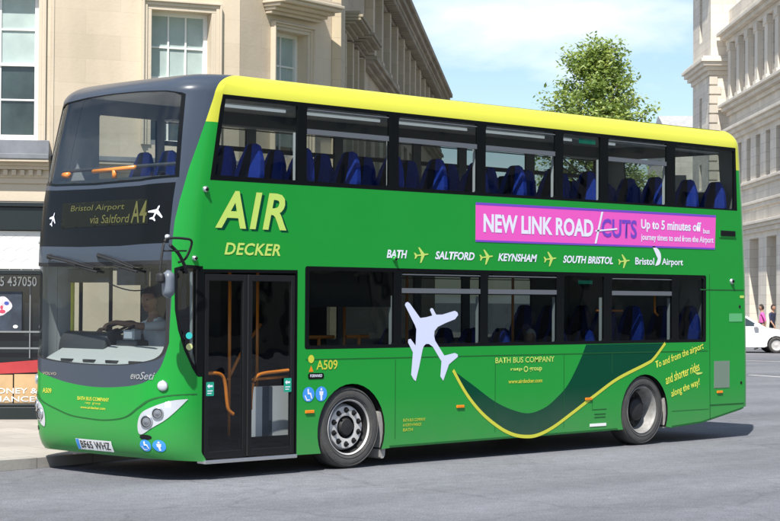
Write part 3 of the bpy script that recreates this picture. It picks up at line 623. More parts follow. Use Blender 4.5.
for ln, wd in (([(1.94, 1.225), (9.44, 1.215)], .008), ([(9.475, 2.26), (9.50, .27)], .012), ([(9.26, 2.05), (10.31, 2.05)], .014), ([(9.50, .47), (10.31, .47)], .018), ([(5.06, .3), (5.06, 1.21)], .007), ([(6.36, .3), (6.36, 1.21)], .007), ([(7.33, 1.21), (7.33, .95)], .007), ([(3.34, .3), (3.34, 1.2)], .007),
               ([(6.93, .71), (6.93, .50), (7.22, .50)], .01), ([(6.97, .44), (7.2, .44)], .014), ([(6.97, .40), (7.2, .40)], .014), ([(3.25, .215), (7.45, .235)], .02), ([(8.62, .215), (9.31, .25), (10.3, .41)], .02), ([(8.62, .42), (9.47, .42)], .006)):
    strip(B, ln, wd, near, -.003, M_, .3)
# far side: plain green with the same windows
far_holes = [rrect(a+.03, b-.03, 3.175, 3.985, .03) for a, b in ((.95, 1.85), (1.905, 3.25), (3.345, 4.75), (4.84, 6.21), (6.30, 7.11), (7.21, 8.53), (8.655, 10.09))]
far_lo = [rrect(a, b, 1.375, 2.20, .03) for a, b in ((.62, 1.62), (1.72, 3.30), (3.43, 4.8), (4.92, 6.22), (6.35, 7.17), (7.32, 8.63))]
sheet(B, side_out, [([(-1, 4.031), (11, 4.031), (11, 5.2), (-1, 5.2)], Y_), ([(-.5, 3.73), (.8, 3.73), (.8, 4.06), (-.5, 4.06)], Y_), ([(.8, 3.12), (10.13, 3.155), (10.09, 4.03), (.8, 4.03)], K_), (rrect(.58, 8.68, 1.335, 2.245, .03), K_)], far_holes+far_lo, far, .5, .3, .15, inner=.035, base=G_, inner_mi=I_, rim_mi=K_)
# front
front_out = [(0, .19), (.15, .225), (.3, .225), (.7, .225), (.85, .225), (1, .19), (1, 5.03), (0, 5.03)]
edgeN = [(.0, 3.60), (.031, 3.991), (.041, 3.733), (.052, 3.498), (.064, 3.265), (.075, 2.982), (.087, 2.691), (.089, 2.433), (.088, 2.257)]
edgeN = [(.024, 5.1), (.024, 4.6), (.027, 4.2), (.032, 3.98), (.042, 3.72), (.052, 3.498), (.064, 3.265), (.075, 2.982), (.087, 2.691), (.089, 2.433), (.088, 2.257)]
edgeF = [(1-s, t) for s, t in edgeN][::-1]
band = smooth_line([(.905, 1.40), (.885, 1.18), (.84, 1.085), (.748, 1.025), (.608, .969), (.446, .942), (.297, .957), (.188, .998), (.145, 1.074), (.118, 1.18), (.096, 1.40)], 4)
wscreen = smooth_line([(.905, 1.42), (.893, 1.31), (.86, 1.25), (.72, 1.205), (.56, 1.188), (.416, 1.185), (.269, 1.197), (.165, 1.236), (.122, 1.30), (.106, 1.42)], 4)+[(.102, 2.235), (.303, 2.222), (.549, 2.218), (.8, 2.222), (.9, 2.235)]
def shrink(p, k, l): cx = sum(q[0] for q in p)/len(p); cy = sum(q[1] for q in p)/len(p); return [(cx+(q[0]-cx)*k, cy+(q[1]-cy)*l) for q in p]
uscr = [(.895, 3.16), (.88, 3.6), (.868, 3.99), (.80, 4.06), (.66, 4.13), (.5, 4.155), (.34, 4.14), (.2, 4.09), (.132, 4.0), (.118, 3.6), (.104, 3.16), (.235, 3.125), (.5, 3.11), (.765, 3.125)]
quarter = [(.081, 2.196), (.045, 2.232), (-.02, 2.22), (-.02, 1.072), (.004, 1.082), (.022, 1.166), (.049, 1.352), (.068, 1.558), (.078, 1.764)]
qhole = [(.070, 2.17), (.045, 2.195), (.006, 2.19), (.006, 1.16), (.022, 1.24), (.044, 1.39), (.060, 1.58), (.069, 1.78)]
signp = [(.9, 3.075), (.765, 3.055), (.5, 3.045), (.235, 3.055), (.098, 3.085), (.099, 2.453), (.307, 2.427), (.553, 2.426), (.9, 2.45)]
gcap = []
yelN = [(-.05, 3.73), (.05, 3.73), (.05, 5.2), (-.05, 5.2)]
mask = edgeN+[(.088, 1.9), (.094, 1.5)]+band[::-1][0:1]+band[::-1]+[(.906, 1.5), (.912, 1.9)]+edgeF+gcap
front_regs = [(yelN, Y_), ([(1-s, t) for s, t in yelN], Y_), (mask, S_), (shrink(wscreen, 1.03, 1.05), R_), (shrink(uscr, 1.035, 1.045), K_), (signp, K_), (quarter, K_)]
sheet(B, front_out, front_regs, [wscreen, uscr, qhole], front, .055, .055, .045, sx=3.0, inner=.03, base=G_, inner_mi=I_, rim_mi=R_)
seam = smooth_line([(1.0, .90), (.91, .885), (.85, .835), (.80, .75), (.70, .68), (.60, .625), (.5, .607), (.385, .602), (.268, .645), (.196, .75), (.151, .837), (.09, .885), (.003, .896)], 4)
strip(B, seam, .012, lambda s, t, o: front(s, t, o), -.003, M_, .05)
# rear
sheet(B, [(0, .42), (1, .42), (1, 5.03), (0, 5.03)], [([(-1, 3.72), (2, 3.72), (2, 5.2), (-1, 5.2)], Y_), ([(.2, 3.4), (.8, 3.4), (.8, 4.0), (.2, 4.0)], K_), ([(.2, .7), (.8, .7), (.8, 1.3), (.2, 1.3)], K_)], [rrect(.23, .77, 3.45, 3.97, .02)], rear, .05, .08, .05, sx=3.0, inner=.03, base=G_, inner_mi=I_, rim_mi=R_)
top = [front(s/20, 5.03) for s in range(21)]+[rear(1-s/20, 5.03) for s in range(21)]
B.poly([(x, y, z+.0) for x, y, z in top], Y_); B.poly([(x, y, z-.05) for x, y, z in top][::-1], C_)
body = B.build('body', BM, bus, smooth=True, angle=38)
# chassis, arches, floors
f = MB(); f.box((.35, .12, .24), (2.05, 2.38, .33)); f.box((3.25, .12, .24), (7.45, 2.38, .40)); f.box((8.65, .12, .36), (10.25, 2.38, .6)); f.box((2.05, .54, .3), (3.25, 1.96, .33)); f.box((7.45, .6, .3), (8.65, 1.9, .59)); f.build('chassis', RUBBER, bus)
for A, zb in ((FA, .19), (RA, .22)):
    a = arch(*A, zb)
    for y0, y1 in ((.004, .52), (1.98, 2.496)):
        f = MB(); yi = .52 if y0 < 1 else 1.98; I0 = [f.pt((p[0], y0, p[1])) for p in a]; I1 = [f.pt((p[0], y1, p[1])) for p in a]
        for k in range(len(a)-1): f.face((I0[k], I0[k+1], I1[k+1], I1[k]))
        f.face(I1 if yi == y1 else I0); f.build('wheel_arch', RUBBER, bus)
DFLOOR = mat('deck_floor', (.05, .052, .055), .7, var=.2, vs=5)
f = MB(); f.box((.55, .06, .335), (2.08, 2.44, .39)); f.box((2.08, .54, .335), (3.22, 1.96, .39)); f.box((3.22, .06, .335), (7.3, 2.44, .39)); f.box((7.3, .06, .39), (7.48, 2.44, .70)); f.box((7.48, .54, .6), (8.58, 1.96, .70)); f.box((8.58, .06, .39), (10.2, 2.44, .70))
for y0, y1 in ((.06, .56), (1.94, 2.44)): f.box((2.1, y0, .955), (3.2, y1, 1.0)); f.box((7.5, y0, .935), (8.57, y1, .98))
for y0, y1 in ((.53, .56), (1.94, 1.97)): f.box((2.1, y0, .391), (3.2, y1, .954)); f.box((7.5, y0, .701), (8.57, y1, .934)); f.build('lower_floor', DFLOOR, bus)
f = MB(); f.box((.42, .045, 2.30), (10.28, 2.455, 2.44)); f.box((.35, .25, 2.31), (.42, 2.25, 2.43)); f.build('upper_floor', [LINER], bus)
f = MB(); f.box((.62, .30, 4.13), (10.0, 2.2, 4.16)); f.build('ceiling', CEIL, bus)
# ---- windows
def pane(name, hole, fm, gl, dd=.2, parent=bus, off=.012):
    mb = MB(); sheet(mb, hole, [], [], lambda u, v, o: fm(u, v, off), .06 if fm is front else .3, .06 if fm is front else .3, dd, sx=3.0 if fm is front else 1.0); return mb.build(name, gl, parent, smooth=True)
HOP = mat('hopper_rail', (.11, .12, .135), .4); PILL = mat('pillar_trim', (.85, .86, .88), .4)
def hopper(p, a, b, z0, z1, zr, fm):
    mb = MB()
    for u0, u1, v0, v1 in ((a, b, zr-.028, zr+.028), (a, b, z1-.03, z1-.018)):
        P0 = [fm(u, v, o) for u, v in ((u0, v0), (u1, v0), (u1, v1), (u0, v1)) for o in (.006, .045)]
        i = [mb.pt(q) for q in P0]
        for q in ((0, 2, 4, 6), (1, 7, 5, 3), (0, 1, 3, 2), (2, 3, 5, 4), (4, 5, 7, 6), (6, 7, 1, 0)): mb.face([i[k] for k in q])
    mb.build('hopper_frame', HOP, p)
for k, h in enumerate(up_holes):
    p = pane('window', h, near, GL_SIDE)
    x0, x1 = min(q[0] for q in h), max(q[0] for q in h)
    if k in (1, 2, 3, 5): hopper(p, x0, x1, 3.175, 3.985, 3.72, near)
    elif k in (0,): hopper(p, x0+.12, x1, 3.175, 3.985, 3.955, near) if False else None
for k, h in enumerate(lo_holes):
    p = pane('window', h, near, GL_LOW)
    x0, x1 = min(q[0] for q in h), max(q[0] for q in h)
    if k in (1, 2, 4): hopper(p, x0, x1, 1.375, 2.2, 1.99, near)
for h in far_holes: 
    p = pane('window', h, far, GL_SIDE); h is far_holes[0] or hopper(p, min(q[0] for q in h), max(q[0] for q in h), 3.175, 3.985, 3.72, far)
for h in far_lo: 
    p = pane('window', h, far, GL_SIDE if h[0][0] < 2 else GL_FAR)
    if min(q[0] for q in h) > 3: hopper(p, min(q[0] for q in h), max(q[0] for q in h), 1.375, 2.2, 1.99, far)
pane('rear_window', rrect(.23, .77, 3.45, 3.97, .02), rear, GL_SIDE, .1); pane('windscreen', wscreen, front, GL_FRONT, .06); pane('upper_windscreen', uscr, front, GL_FRONT, .06); pane('quarter_window', qhole, front, GL_LOW, .06)
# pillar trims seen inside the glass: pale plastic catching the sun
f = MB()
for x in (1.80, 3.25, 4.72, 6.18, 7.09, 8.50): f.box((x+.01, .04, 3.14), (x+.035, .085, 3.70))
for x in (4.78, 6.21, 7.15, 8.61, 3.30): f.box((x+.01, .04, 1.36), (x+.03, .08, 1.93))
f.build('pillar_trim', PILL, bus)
f = MB(); f.box((.85, .15, 3.95), (9.9, .30, 3.964)); f.box((1.9, 2.3, 3.97), (10.0, 2.43, 3.99)); f.build('cove_panel', CEIL, bus)
TUBE = mat('strip_lamp', (.80, .85, .88), .5, emit=.30)
for a, b in ((.88, 1.74), (1.98, 3.2), (3.4, 4.68), (4.9, 6.12), (6.34, 6.66), (7.26, 7.55)): f = MB(); f.box((a, .13, 3.915), (b, .15, 3.945)); f.build('strip_light', TUBE, bus)
sg = flat('exit_sticker', [[(6.66, 3.885), (7.0, 3.885), (7.0, 3.945), (6.66, 3.945)]], near, .02, TEALG, bus, .3); flat('exit_sticker', [[(6.66, 2.10), (6.95, 2.10), (6.95, 2.15), (6.66, 2.15)]], near, .02, TEALG, bus, .3)
f = MB(); f.box((1.95, .05, 1.80), (3.34, .09, 2.22)); f.build('blanking_panel', DARKM, bus)
f = MB(); f.box((1.9, 1.6, .4), (3.9, 2.42, 1.0)); f.prism([(1.95, .4), (2.1, .4), (4.1, 2.3), (3.9, 2.3)], 1.58, 1.62, lambda p, q: (p[0], q, p[1])); f.box((1.72, 1.5, .39), (1.78, 2.44, 2.28)); f.box((1.9, 1.52, 1.0), (3.7, 1.56, 2.28)); f.build('stair_panel', DARKM, bus)
f = MB(); f.box((9.45, .06, .7), (9.5, 2.44, 2.28)); f.build('rear_bulkhead', LINER, bus)
# ---- door
DS = (lambda u, v, o: near(u, v, o))
for a, b, hand in ((.515, 1.095, 0), (1.115, 1.785, 1)):
    f = MB(); w0, w1 = .004, .05
    f.box((a, w0, .215), (a+.055, w1, 2.14)); f.box((b-.055, w0, .215), (b, w1, 2.14)); f.box((a+.055, w0, 2.07), (b-.055, w1, 2.14)); f.box((a+.055, w0, .215), (b-.055, w1, .29))
    d = f.build('door', DARKM, bus, bevel=.006)
    g = MB(); g.poly([(a+.05, .02, .28), (b-.05, .02, .28), (b-.05, .02, 2.08), (a+.05, .02, 2.08)]); g.build('door_glass', GL_DOOR, d)
    g = MB()
    if not hand: pts = [(a+.02, -.0, 1.09), (.60, .045, 1.10), (.75, .055, 1.10), (.835, .055, 1.07), (.875, .055, .98), (.90, .055, .80), (.925, .055, .71), (.99, .05, .66)]
    else: pts = [(b-.03, .0, 1.115), (1.62, .05, 1.10), (1.42, .055, 1.085), (1.31, .055, 1.05), (1.255, .055, .95), (1.235, .055, .80), (1.23, .05, .70)]
    P3 = smooth_line([(p[0], p[1]+.04, p[2]) for p in pts], 4); g.tube(P3, .019, 10); g.build('handrail', ORANGE, d, smooth=True)
    st = rrect(.535, .64, .87, 1.015, .01) if not hand else rrect(1.625, 1.735, .88, 1.03, .01)
    sk = flat('sticker', [st], near, .0015, TEALG, d)
    cx = sum(p[0] for p in st)/len(st); cz = sum(p[1] for p in st)/len(st)
    flat('sticker_symbol', [[(cx-.04, cz+.03), (cx-.01, cz+.055), (cx-.01, cz+.04), (cx+.035, cz+.04), (cx+.035, cz+.02), (cx-.01, cz+.02), (cx-.01, cz+.005)], [(cx-.035, cz-.015), (cx+.035, cz-.015), (cx+.035, cz-.025), (cx-.035, cz-.025)], [(cx-.035, cz-.04), (cx+.02, cz-.04), (cx+.02, cz-.05), (cx-.035, cz-.05)]], near, .0008, WHITEV, d)
f = MB(); f.box((.50, -.03, .165), (1.80, .10, .205)); f.build('door_step', CHROME, bus, bevel=.006)
f = MB(); f.box((1.098, -.004, .22), (1.112, .03, 2.14)); f.build('door_seal', RUBBER, bus)
# interior seen through the door
f = MB(); f.box((1.42, .30, .36), (2.0, .33, .93), 0); f.box((1.58, .294, .37), (1.72, .299, .93), 1); f.box((1.42, .294, .36), (2.0, .2985, .39), 1); f.build('luggage_panel', [mat('white_panel', (.85, .86, .87), .4), mat('slate_panel', (.07, .09, .12), .5)], bus)
f = MB()
for x, y in ((1.32, .55), (1.9, .75), (3.3, .8), (4.3, .75), (7.2, .8), (6.3, .8)): f.tube([(x, y, .39), (x, y, 2.3)], .018, 8)
f.tube([(1.5, .43, 1.0), (2.3, .45, 1.03)], .017, 8); f.tube([(1.3, .55, 1.0), (1.75, .8, 1.35), (2.0, .8, 1.6)], .017, 8); f.tube([(7.2, .16, 1.76), (7.75, .16, 1.76)], .016, 8)
f.tube([(2.2, .3, 1.46), (2.65, .3, 1.46)], .022, 8); f.tube([(2.42, .3, 1.30), (2.42, .3, 1.46)], .02, 8); f.tube([(2.85, .3, 1.46), (3.2, .3, 1.46)], .022, 8); f.tube([(3.05, .3, 1.30), (3.05, .3, 1.46)], .02, 8)
f.tube([(8.45, .16, 1.98), (8.45, .16, 1.74), (8.52, .16, 1.70)], .018, 8)
f.build('grab_pole', ORANGE, bus, smooth=True)
f = MB(); f.tube([(.36, 1.0, 3.285), (.36, 1.74, 3.27)], .024, 8, 0); f.tube([(.36, 1.36, 3.27), (.36, 1.36, 3.18)], .028, 8, 0); f.tube([(.37, 2.2, 3.25), (.37, 2.30, 3.25)], .035, 8, 0); f.build('front_rail', ORANGE, bus, smooth=True)
f = MB(); f.box((.24, .3, 3.1), (.50, 2.2, 3.17)); f.tube([(.42, .15, 3.30), (.42, 2.35, 3.30)], .02, 8); f.build('front_shelf', CHARC, bus)
# ---- seats
def seat_mesh():
    s = MB(); s.box((-.02, -.20, .0), (.06, -.14, .40), 2); s.box((-.02, .14, .0), (.06, .20, .40), 2)
    def loft(prof, mi0, wtab):
        rings = []
        for (x, z, th), wd in zip(prof, wtab):
            rings.append([(x, -wd, z), (x-th*.35, -wd*.34, z), (x-th*.35, wd*.40, z), (x, wd, z), (x+th, wd*.9, z), (x+th, -wd*.9, z)])
        ids = [[s.pt(p) for p in r] for r in rings]; n = 6
        for A, B_ in zip(ids, ids[1:]):
            for k in range(n): s.face((A[k], A[(k+1) % n], B_[(k+1) % n], B_[k]), 0 if k in (0, 2, 5) else 1)
        s.face(ids[-1], 1); s.face(ids[0][::-1], 1)
    loft([(-.02, .40, .10), (.0, .55, .11), (.045, .78, .10), (.085, .95, .085), (.105, 1.04, .075), (.115, 1.10, .06), (.12, 1.125, .03)], 0, [.20, .215, .215, .175, .13, .105, .07])
    s.box((-.44, -.205, .38), (.02, .205, .47), 1); s.box((-.45, -.19, .34), (.0, .19, .38), 2)
    return s
SMESH = None
def seat(x, y, z):
    global SMESH
    if SMESH is None:
        o = seat_mesh().build('seat', [SEATB, SEATD, CHARC], bus, bevel=.015); SMESH = o
    else:
        o = SMESH.copy(); COL.objects.link(o); o.parent = bus; o.matrix_parent_inverse = WM[bus.name].inverted()
    o.location = (x, y, z); o.rotation_euler = (0, 0, 0)
for x in (1.28, 2.02, 2.74, 3.44, 4.18, 4.90, 5.62, 6.35, 7.05, 8.50, 9.24, 9.90):
    for y in (.30, .76, 1.74, 2.19):
        if y > 1.2 and 1.9 < x < 3.9: continue
        seat(x, y, 2.44)
for x, z in ((5.35, .39), (6.38, .39), (7.02, .39), (8.02, .70), (9.30, .70)):
    for y in (.30, .76, 1.74, 2.19):
        if y > 1.2 and x < 5: continue
        seat(x, y, z)
# ---- cab
f = MB()
f.prism(smooth_line([(.08, 1.16), (.12, 1.22), (.28, 1.30), (.44, 1.37), (.52, 1.34), (.56, 1.2), (.5, 1.02), (.2, 1.0)], 3), .24, 2.26, lambda p, q: (p[0]-.05*(1-((q-1.25)/1.25)**2)+.03, q, p[1])); f.build('dashboard', mat('pale_dash', (.30, .32, .325), .55), bus)
for y in (.55, .95, 1.35, 1.75): f = MB(); f.box((.098, y, 1.196), (.125, y+.2, 1.222)); f.build('demister_vent', RUBBER, bus)
f = MB(); pr = smooth_line([(.34, 1.30), (.36, 1.42), (.42, 1.50), (.52, 1.51), (.58, 1.44), (.60, 1.25), (.5, 1.15)], 3); f.prism(pr, 1.50, 2.34, lambda p, q: (p[0], q, p[1])); f.box((.44, 1.06, 1.26), (.62, 1.42, 1.43)); f.build('instrument_binnacle', CHARC, bus, bevel=.02)
f = MB(); f.box((.46, 1.12, 1.431), (.56, 1.32, 1.54)); f.build('ticket_machine', GREYP, bus, bevel=.012); f = MB(); f.box((.452, 1.15, 1.45), (.459, 1.29, 1.52)); f.build('ticket_screen', PLATEW, bus)
swc, swa = Vector((.77, 1.86, 1.535)), Vector((-.36, 0, .93)).normalized(); f = MB(); a = Vector((0, 1, 0)); b = swa.cross(a)
f.tube([swc+(a*math.cos(t)+b*math.sin(t))*.23 for t in [2*math.pi*k/28 for k in range(29)]], .017, 8, 0, False)
for t in (0, 2.1, 4.2): f.tube([swc-swa*.03, swc+(a*math.cos(t)+b*math.sin(t))*.225], .016, 6)
f.tube([swc-swa*.35, swc], [.05, .04], 8); f.build('steering_wheel', RUBBER, bus, smooth=True)
f = MB(); f.box((1.15, 1.62, .84), (1.59, 2.08, .96)); f.prism([(1.52, .95), (1.61, .95), (1.72, 1.56), (1.70, 1.68), (1.66, 1.68), (1.61, 1.5)], 1.63, 2.07, lambda p, q: (p[0], q, p[1])); f.box((1.42, 1.75, .39), (1.6, 1.95, .84)); f.build('driver_seat', SEATD, bus, bevel=.03)
f = MB(); f.box((1.74, 1.2, .39), (1.78, 1.56, 2.25)); f.box((.95, 1.18, .39), (1.76, 1.22, 1.25)); f.build('cab_partition', DARKM, bus)
f = MB(); f.tube([(.62, 2.3, 1.0), (.62, 2.3, 2.28)], .022, 8); f.tube([(1.0, 2.25, 1.3), (1.0, 2.25, 2.25)], .022, 8); f.tube(smooth_line([(.5, 1.75, 2.22), (.6, 1.75, 2.05), (.85, 1.7, 1.97), (1.05, 1.65, 1.98)], 4), .008, 6); f.build('cab_pole', DARKM, bus)
f = MB(); f.box((.20, 1.22, 2.05), (.24, 1.98, 2.20)); f.build('sun_visor', RUBBER, bus, bevel=.01); f = MB(); f.box((.20, .62, 2.02), (.24, 1.10, 2.20)); f.build('sun_visor', RUBBER, bus, bevel=.01)
f = MB(); f.box((.11, .3, 2.225), (1.7, 2.2, 2.29)); f.build('cab_header', CHARC, bus)
f = MB(); f.tube([(.52, 2.32, .5), (.52, 2.32, 2.2)], .022, 8); f.build('cab_pole', mat('yellow_pole', (.6, .55, .05), .4), bus)
# ---- wheels
def wheel(x, yo, sgn, steer, dish):
    c = Vector((x, yo, .458)); ax = Vector((math.sin(steer), -sgn*math.cos(steer), 0)) if sgn > 0 else Vector((math.sin(steer), 1, 0)).normalized()
    def P(l): return [(r, h) for r, h in l]
    f = MB(); f.lathe(P([(.30, -.24), (.40, -.245), (.440, -.22), (.457, -.18), (.458, -.02), (.447, .02), (.43, .033), (.40, .042), (.36, .044), (.335, .036), (.315, .026), (.305, .01), (.30, -.03)]), c, ax, 56)
    for r in (.425, .345): f.lathe([(r-.004, .038), (r, .047), (r+.004, .038)], c, ax, 56)
    ty = f.build('wheel', TYRE, bus, smooth=True)
    f = MB()
    if dish: f.lathe([(.312, .028), (.306, .034), (.292, .022), (.285, .0), (.272, -.05), (.262, -.11), (.25, -.145), (.17, -.15), (.155, -.14), (.14, -.06), (.11, -.04), (.0, -.035)], c, ax, 56, [0, 0, 0, 0, 0, 0, 1, 1, 1, 1, 1])
    else: f.lathe([(.312, .028), (.306, .034), (.292, .015), (.284, -.05), (.272, -.12), (.262, -.10), (.250, -.045), (.235, -.02), (.15, -.014), (.128, -.02), (.122, -.06), (.1, -.07), (.098, -.02), (.085, .0), (.0, .01)], c, ax, 56, [0, 0, 1, 1, 1, 0, 0, 0, 0, 1, 1, 1, 1, 1])
    a = ax.cross(Vector((0, 0, 1))); R, h = (.205, -.15) if dish else (.190, -.018)
    for k in range(10):
        t = 2*math.pi*(k+.5)/10; p = c+(a*math.cos(t)+Vector((0, 0, 1))*math.sin(t))*R+ax*h
        f.lathe([(.026, 0), (.024, .014), (.015, .018), (.014, .04), (.0, .042)], p, ax, 8, 2 if not dish else 1)
        if not dish: f.lathe([(.034, -.004), (.033, .004), (.02, .005)], p, ax, 12, 1)
    f.build('rim', [RIMD if dish else STEEL, RUBBER, DARKM], ty, smooth=True, angle=45)
wheel(2.63, .055, 1, rad(-3), False); wheel(8.0, .055, 1, 0, True); wheel(2.63, 2.445, -1, 0, False); wheel(8.0, 2.445, -1, 0, True)
f = MB(); f.prism(smooth_line([(3.10, .62), (3.17, .58), (3.20, .40), (3.21, .12), (3.13, .10), (3.13, .30), (3.10, .5)], 3), .03, .40, lambda p, q: (p[0], q, p[1])); f.build('mudflap', MUD, bus)
f = MB(); f.box((8.50, .03, .2), (8.54, .40, .62)); f.build('mudflap', MUD, bus)
# ---- front fittings
fr = front
def fpoly(name, p, off, mt, parent, d=.04): 
    mb = MB(); sheet(mb, p, [], [], lambda u, v, o: fr(u, v, off), .06, .06, d, sx=3.0); return mb.build(name, mt, parent, smooth=True)
LAMPG = mat('lamp_glass', (.14, .15, .165), .1, coat=.6)
HL = smooth_line([(.035, .847), (.09, .829), (.151, .755), (.183, .69), (.197, .585), (.194, .492), (.178, .484), (.146, .549), (.096, .654), (.035, .847)], 4)[:-1]
for mir in (0, 1):
    P = [(1-s-.02, t) for s, t in HL] if mir else HL
    # a housing sunk into the body with a clear cover: pale reflector with two round lamps
    hl = fpoly('headlight', P, -.006, LAMPW, bus)
    for s, t, r in ((.162, .612, .062), (.126, .700, .056)):
        if mir: s = 1-s-.02
        p = Vector(fr(s, t, -.006)); q = Vector(fr(s+.002, t)); e = 1e-3
        n = (Vector(fr(s, t+e))-Vector(fr(s, t))).cross(Vector(fr(s+e, t))-Vector(fr(s, t))).normalized()
        if n.x > 0: n = -n
        f = MB(); f.lathe([(r*1.15, .001), (r*1.1, .012), (r*.95, .014), (r*.8, .006), (r*.5, .012), (0, .022)], p, n, 24, [0, 0, 1, 2, 2]); f.build('lamp', [CHROME, DARKM, LAMPG], hl, smooth=True)
    f = MB(); s, t = (.112, .985) if not mir else (.875, .985); p = Vector(fr(s, t)); n = Vector((-.82, -.57 if not mir else .57, 0)); f.lathe([(.058, -.01), (.058, .008), (.05, .02), (.025, .027), (0, .029)], p, n, 20, [1, 1, 0, 0]); f.build('side_light', [LENS, CHROME], bus, smooth=True)
    s = .17 if not mir else .86
    fpoly('tow_eye_cover', circ(s, .452, .022, .026), -.004, DARKM, bus)
fpoly('destination_display', [(.70, 2.905), (.18, 2.915), (.17, 2.65), (.69, 2.632)], -.003, mat('display_black', (.010, .012, .009), .4, spec=.12), bus)
mir = lambda u, v, o: fr(-u, v, o)      # on the front the letters run towards decreasing s
text('destination_lettering', 'Bristol Airport', (-.635, -.30, 2.795, 2.875), mir, LED, bus, off=-.006, shear=.1); text('destination_lettering', 'via Saltford', (-.50, -.265, 2.672, 2.762), mir, LED, bus, off=-.006, shear=.1)
text('route_number', 'A4', (-.254, -.178, 2.665, 2.895), mir, LED, bus, off=-.006, bold=.01)
def jet(cx, cy, sx, sy, rot=0, sk=0):   # small aircraft outline pointing up before rotation
    P = [(0, 1), (.09, .85), (.1, .45), (.95, -.12), (.95, -.30), (.1, -.02), (.08, -.55), (.38, -.80), (.38, -.95), (0, -.84)]; P = P+[(-x, y) for x, y in P[::-1][1:-1]]
    c, s = math.cos(rot), math.sin(rot); return [(cx+(x*c-y*s+sk*(x*s+y*c))*sx, cy+(x*s+y*c)*sy) for x, y in P]
fpoly('plane_emblem', jet(.757, 2.738, .025, .080, rad(22)), -.005, WHITEV, bus, .02); fpoly('plane_emblem', jet(.147, 2.764, .027, .085, rad(22)), -.005, WHITEV, bus, .02)
pl = fpoly('number_plate', [(.578, .266), (.355, .266), (.355, .382), (.578, .382)], -.008, PLATEW, bus)
text('plate_lettering', 'BF65 WHZ', (-.55, -.367, .283, .365), mir, mat('plate_black', (.01, .01, .01), .5), pl, off=-.011, bold=.015)
fpoly('plate_band', [(.576, .27), (.557, .27), (.557, .378), (.576, .378)], -.010, BLUES, pl)
text('company_lettering', 'BATH BUS COMPANY', (-.555, -.358, .795, .835), mir, YELLOW, bus, off=-.004, bold=.02); text('company_lettering', 'ratp  group', (-.505, -.41, .752, .78), mir, YELLOW, bus, off=-.004); text('company_lettering', 'www.airdecker.com', (-.535, -.38, .708, .735), mir, YELLOW, bus, off=-.004, bold=.02)
text('fleet_number', 'A509', (-.80, -.735, .845, .90), mir, YELLOW, bus, off=-.004, bold=.02)
text('maker_lettering', 'VOLVO', (-.80, -.70, 1.045, 1.075), mir, mat('badge_tan', (.45, .36, .25), .4), bus, off=-.006); text('model_lettering', 'evoSeti', (-.235, -.135, 1.045, 1.125), mir, CHROME, bus, off=-.006, shear=.35, bold=.012)
SYM = {0: [[(-.02, .055), (0, .065), (.005, .02), (.035, .015), (.055, -.045), (.04, -.05), (.02, 0), (-.015, 0)], [(-.05, -.005), (-.02, -.055), (.02, -.055), (.02, -.065), (-.03, -.07), (-.06, -.015)]],
       1: [circ(0, .05, .014), [(-.03, .03), (.03, .03), (.025, -.015), (.015, -.015), (.012, -.07), (-.012, -.07), (-.015, -.015), (-.025, -.015)]]}
for i, s in enumerate((.174, .128)):
    ds = fpoly('access_sticker', circ(s, .365, .0205, .062), -.004, BLUES, bus)
    for pg in SYM[i]: fpoly('access_symbol', [(s-x*.24, .365+y*.72) for x, y in pg], -.006, WHITEV, ds, .03)
f = MB()
for s, t in ((.885, 2.50), (.105, 2.52)):
    p = Vector(fr(s, t)); f.lathe([(.025, -.01), (.022, .014), (0, .018)], p, (-.9, -.4 if s < .5 else .4, 0), 12)
f.build('marker_lamp', LENS, bus)
for y0, y1, tip in ((1.95, 1.1, 1.28), (1.05, .42, .32)):   # wipers hang from the top of the windscreen
    f = MB(); f.tube([(-.09, y0, 2.33), (-.115, (y0+y1)/2, 2.27), (-.10, y1, 2.19)], [.016, .012, .010], 6); f.tube([(-.09, y0-.05, 2.345), (-.11, (y0+y1)/2-.03, 2.29), (-.10, y1-.02, 2.205)], .006, 6); f.tube([(-.095, y1+.33, 2.225), (-.098, y1-.06, 2.155)], .014, 6); f.lathe([(.03, 0), (.026, .03), (0, .034)], (-.055, y0, 2.33), (-1, 0, 0), 12); f.build('wiper', RUBBER, bus)
# nearside mirror
f = MB(); f.tube(smooth_line([(.17, .02, 2.255), (.17, -.10, 2.30), (.16, -.20, 2.46), (.02, -.24, 2.49), (-.18, -.25, 2.485), (-.24, -.25, 2.44), (-.29, -.26, 2.22), (-.29, -.26, 2.10)], 5), .013, 8); f.tube([(.17, -.10, 2.37), (-.24, -.25, 2.36)], .010, 6); f.tube(smooth_line([(.26, -.0, 2.15), (.20, -.04, 2.22), (.05, -.12, 2.34), (-.12, -.2, 2.42)], 4), .018, 8); arm = f.build('mirror_arm', RUBBER, bus, smooth=True)
f = MB(); 
def mirror(f, cx, cy, z0, z1, w_, th):
    rings = []
    for k in range(9):
        a = k/8; z = z0+(z1-z0)*a; s = (1-abs(2*a-1)**7)*.75+.25
        rings.append([f.pt((cx+math.cos(t)*w_/2*s*.72-math.sin(t)*th*s*.3, cy+math.cos(t)*w_/2*s*.5+math.sin(t)*th*s, z)) for t in [2*math.pi*j/14 for j in range(14)]])
    for A, B_ in zip(rings, rings[1:]):
        for j in range(14): f.face((A[j], A[(j+1) % 14], B_[(j+1) % 14], B_[j]))
    f.face(rings[0][::-1]); f.face(rings[-1])
mirror(f, -.19, -.26, 1.885, 2.165, .21, .07); f.build('mirror_head', mat('mirror_grey', (.13, .15, .18), .4), arm, smooth=True)
f = MB(); mirror(f, -.30, -.27, 2.03, 2.14, .11, .05); f.build('mirror_head', RUBBER, arm, smooth=True)
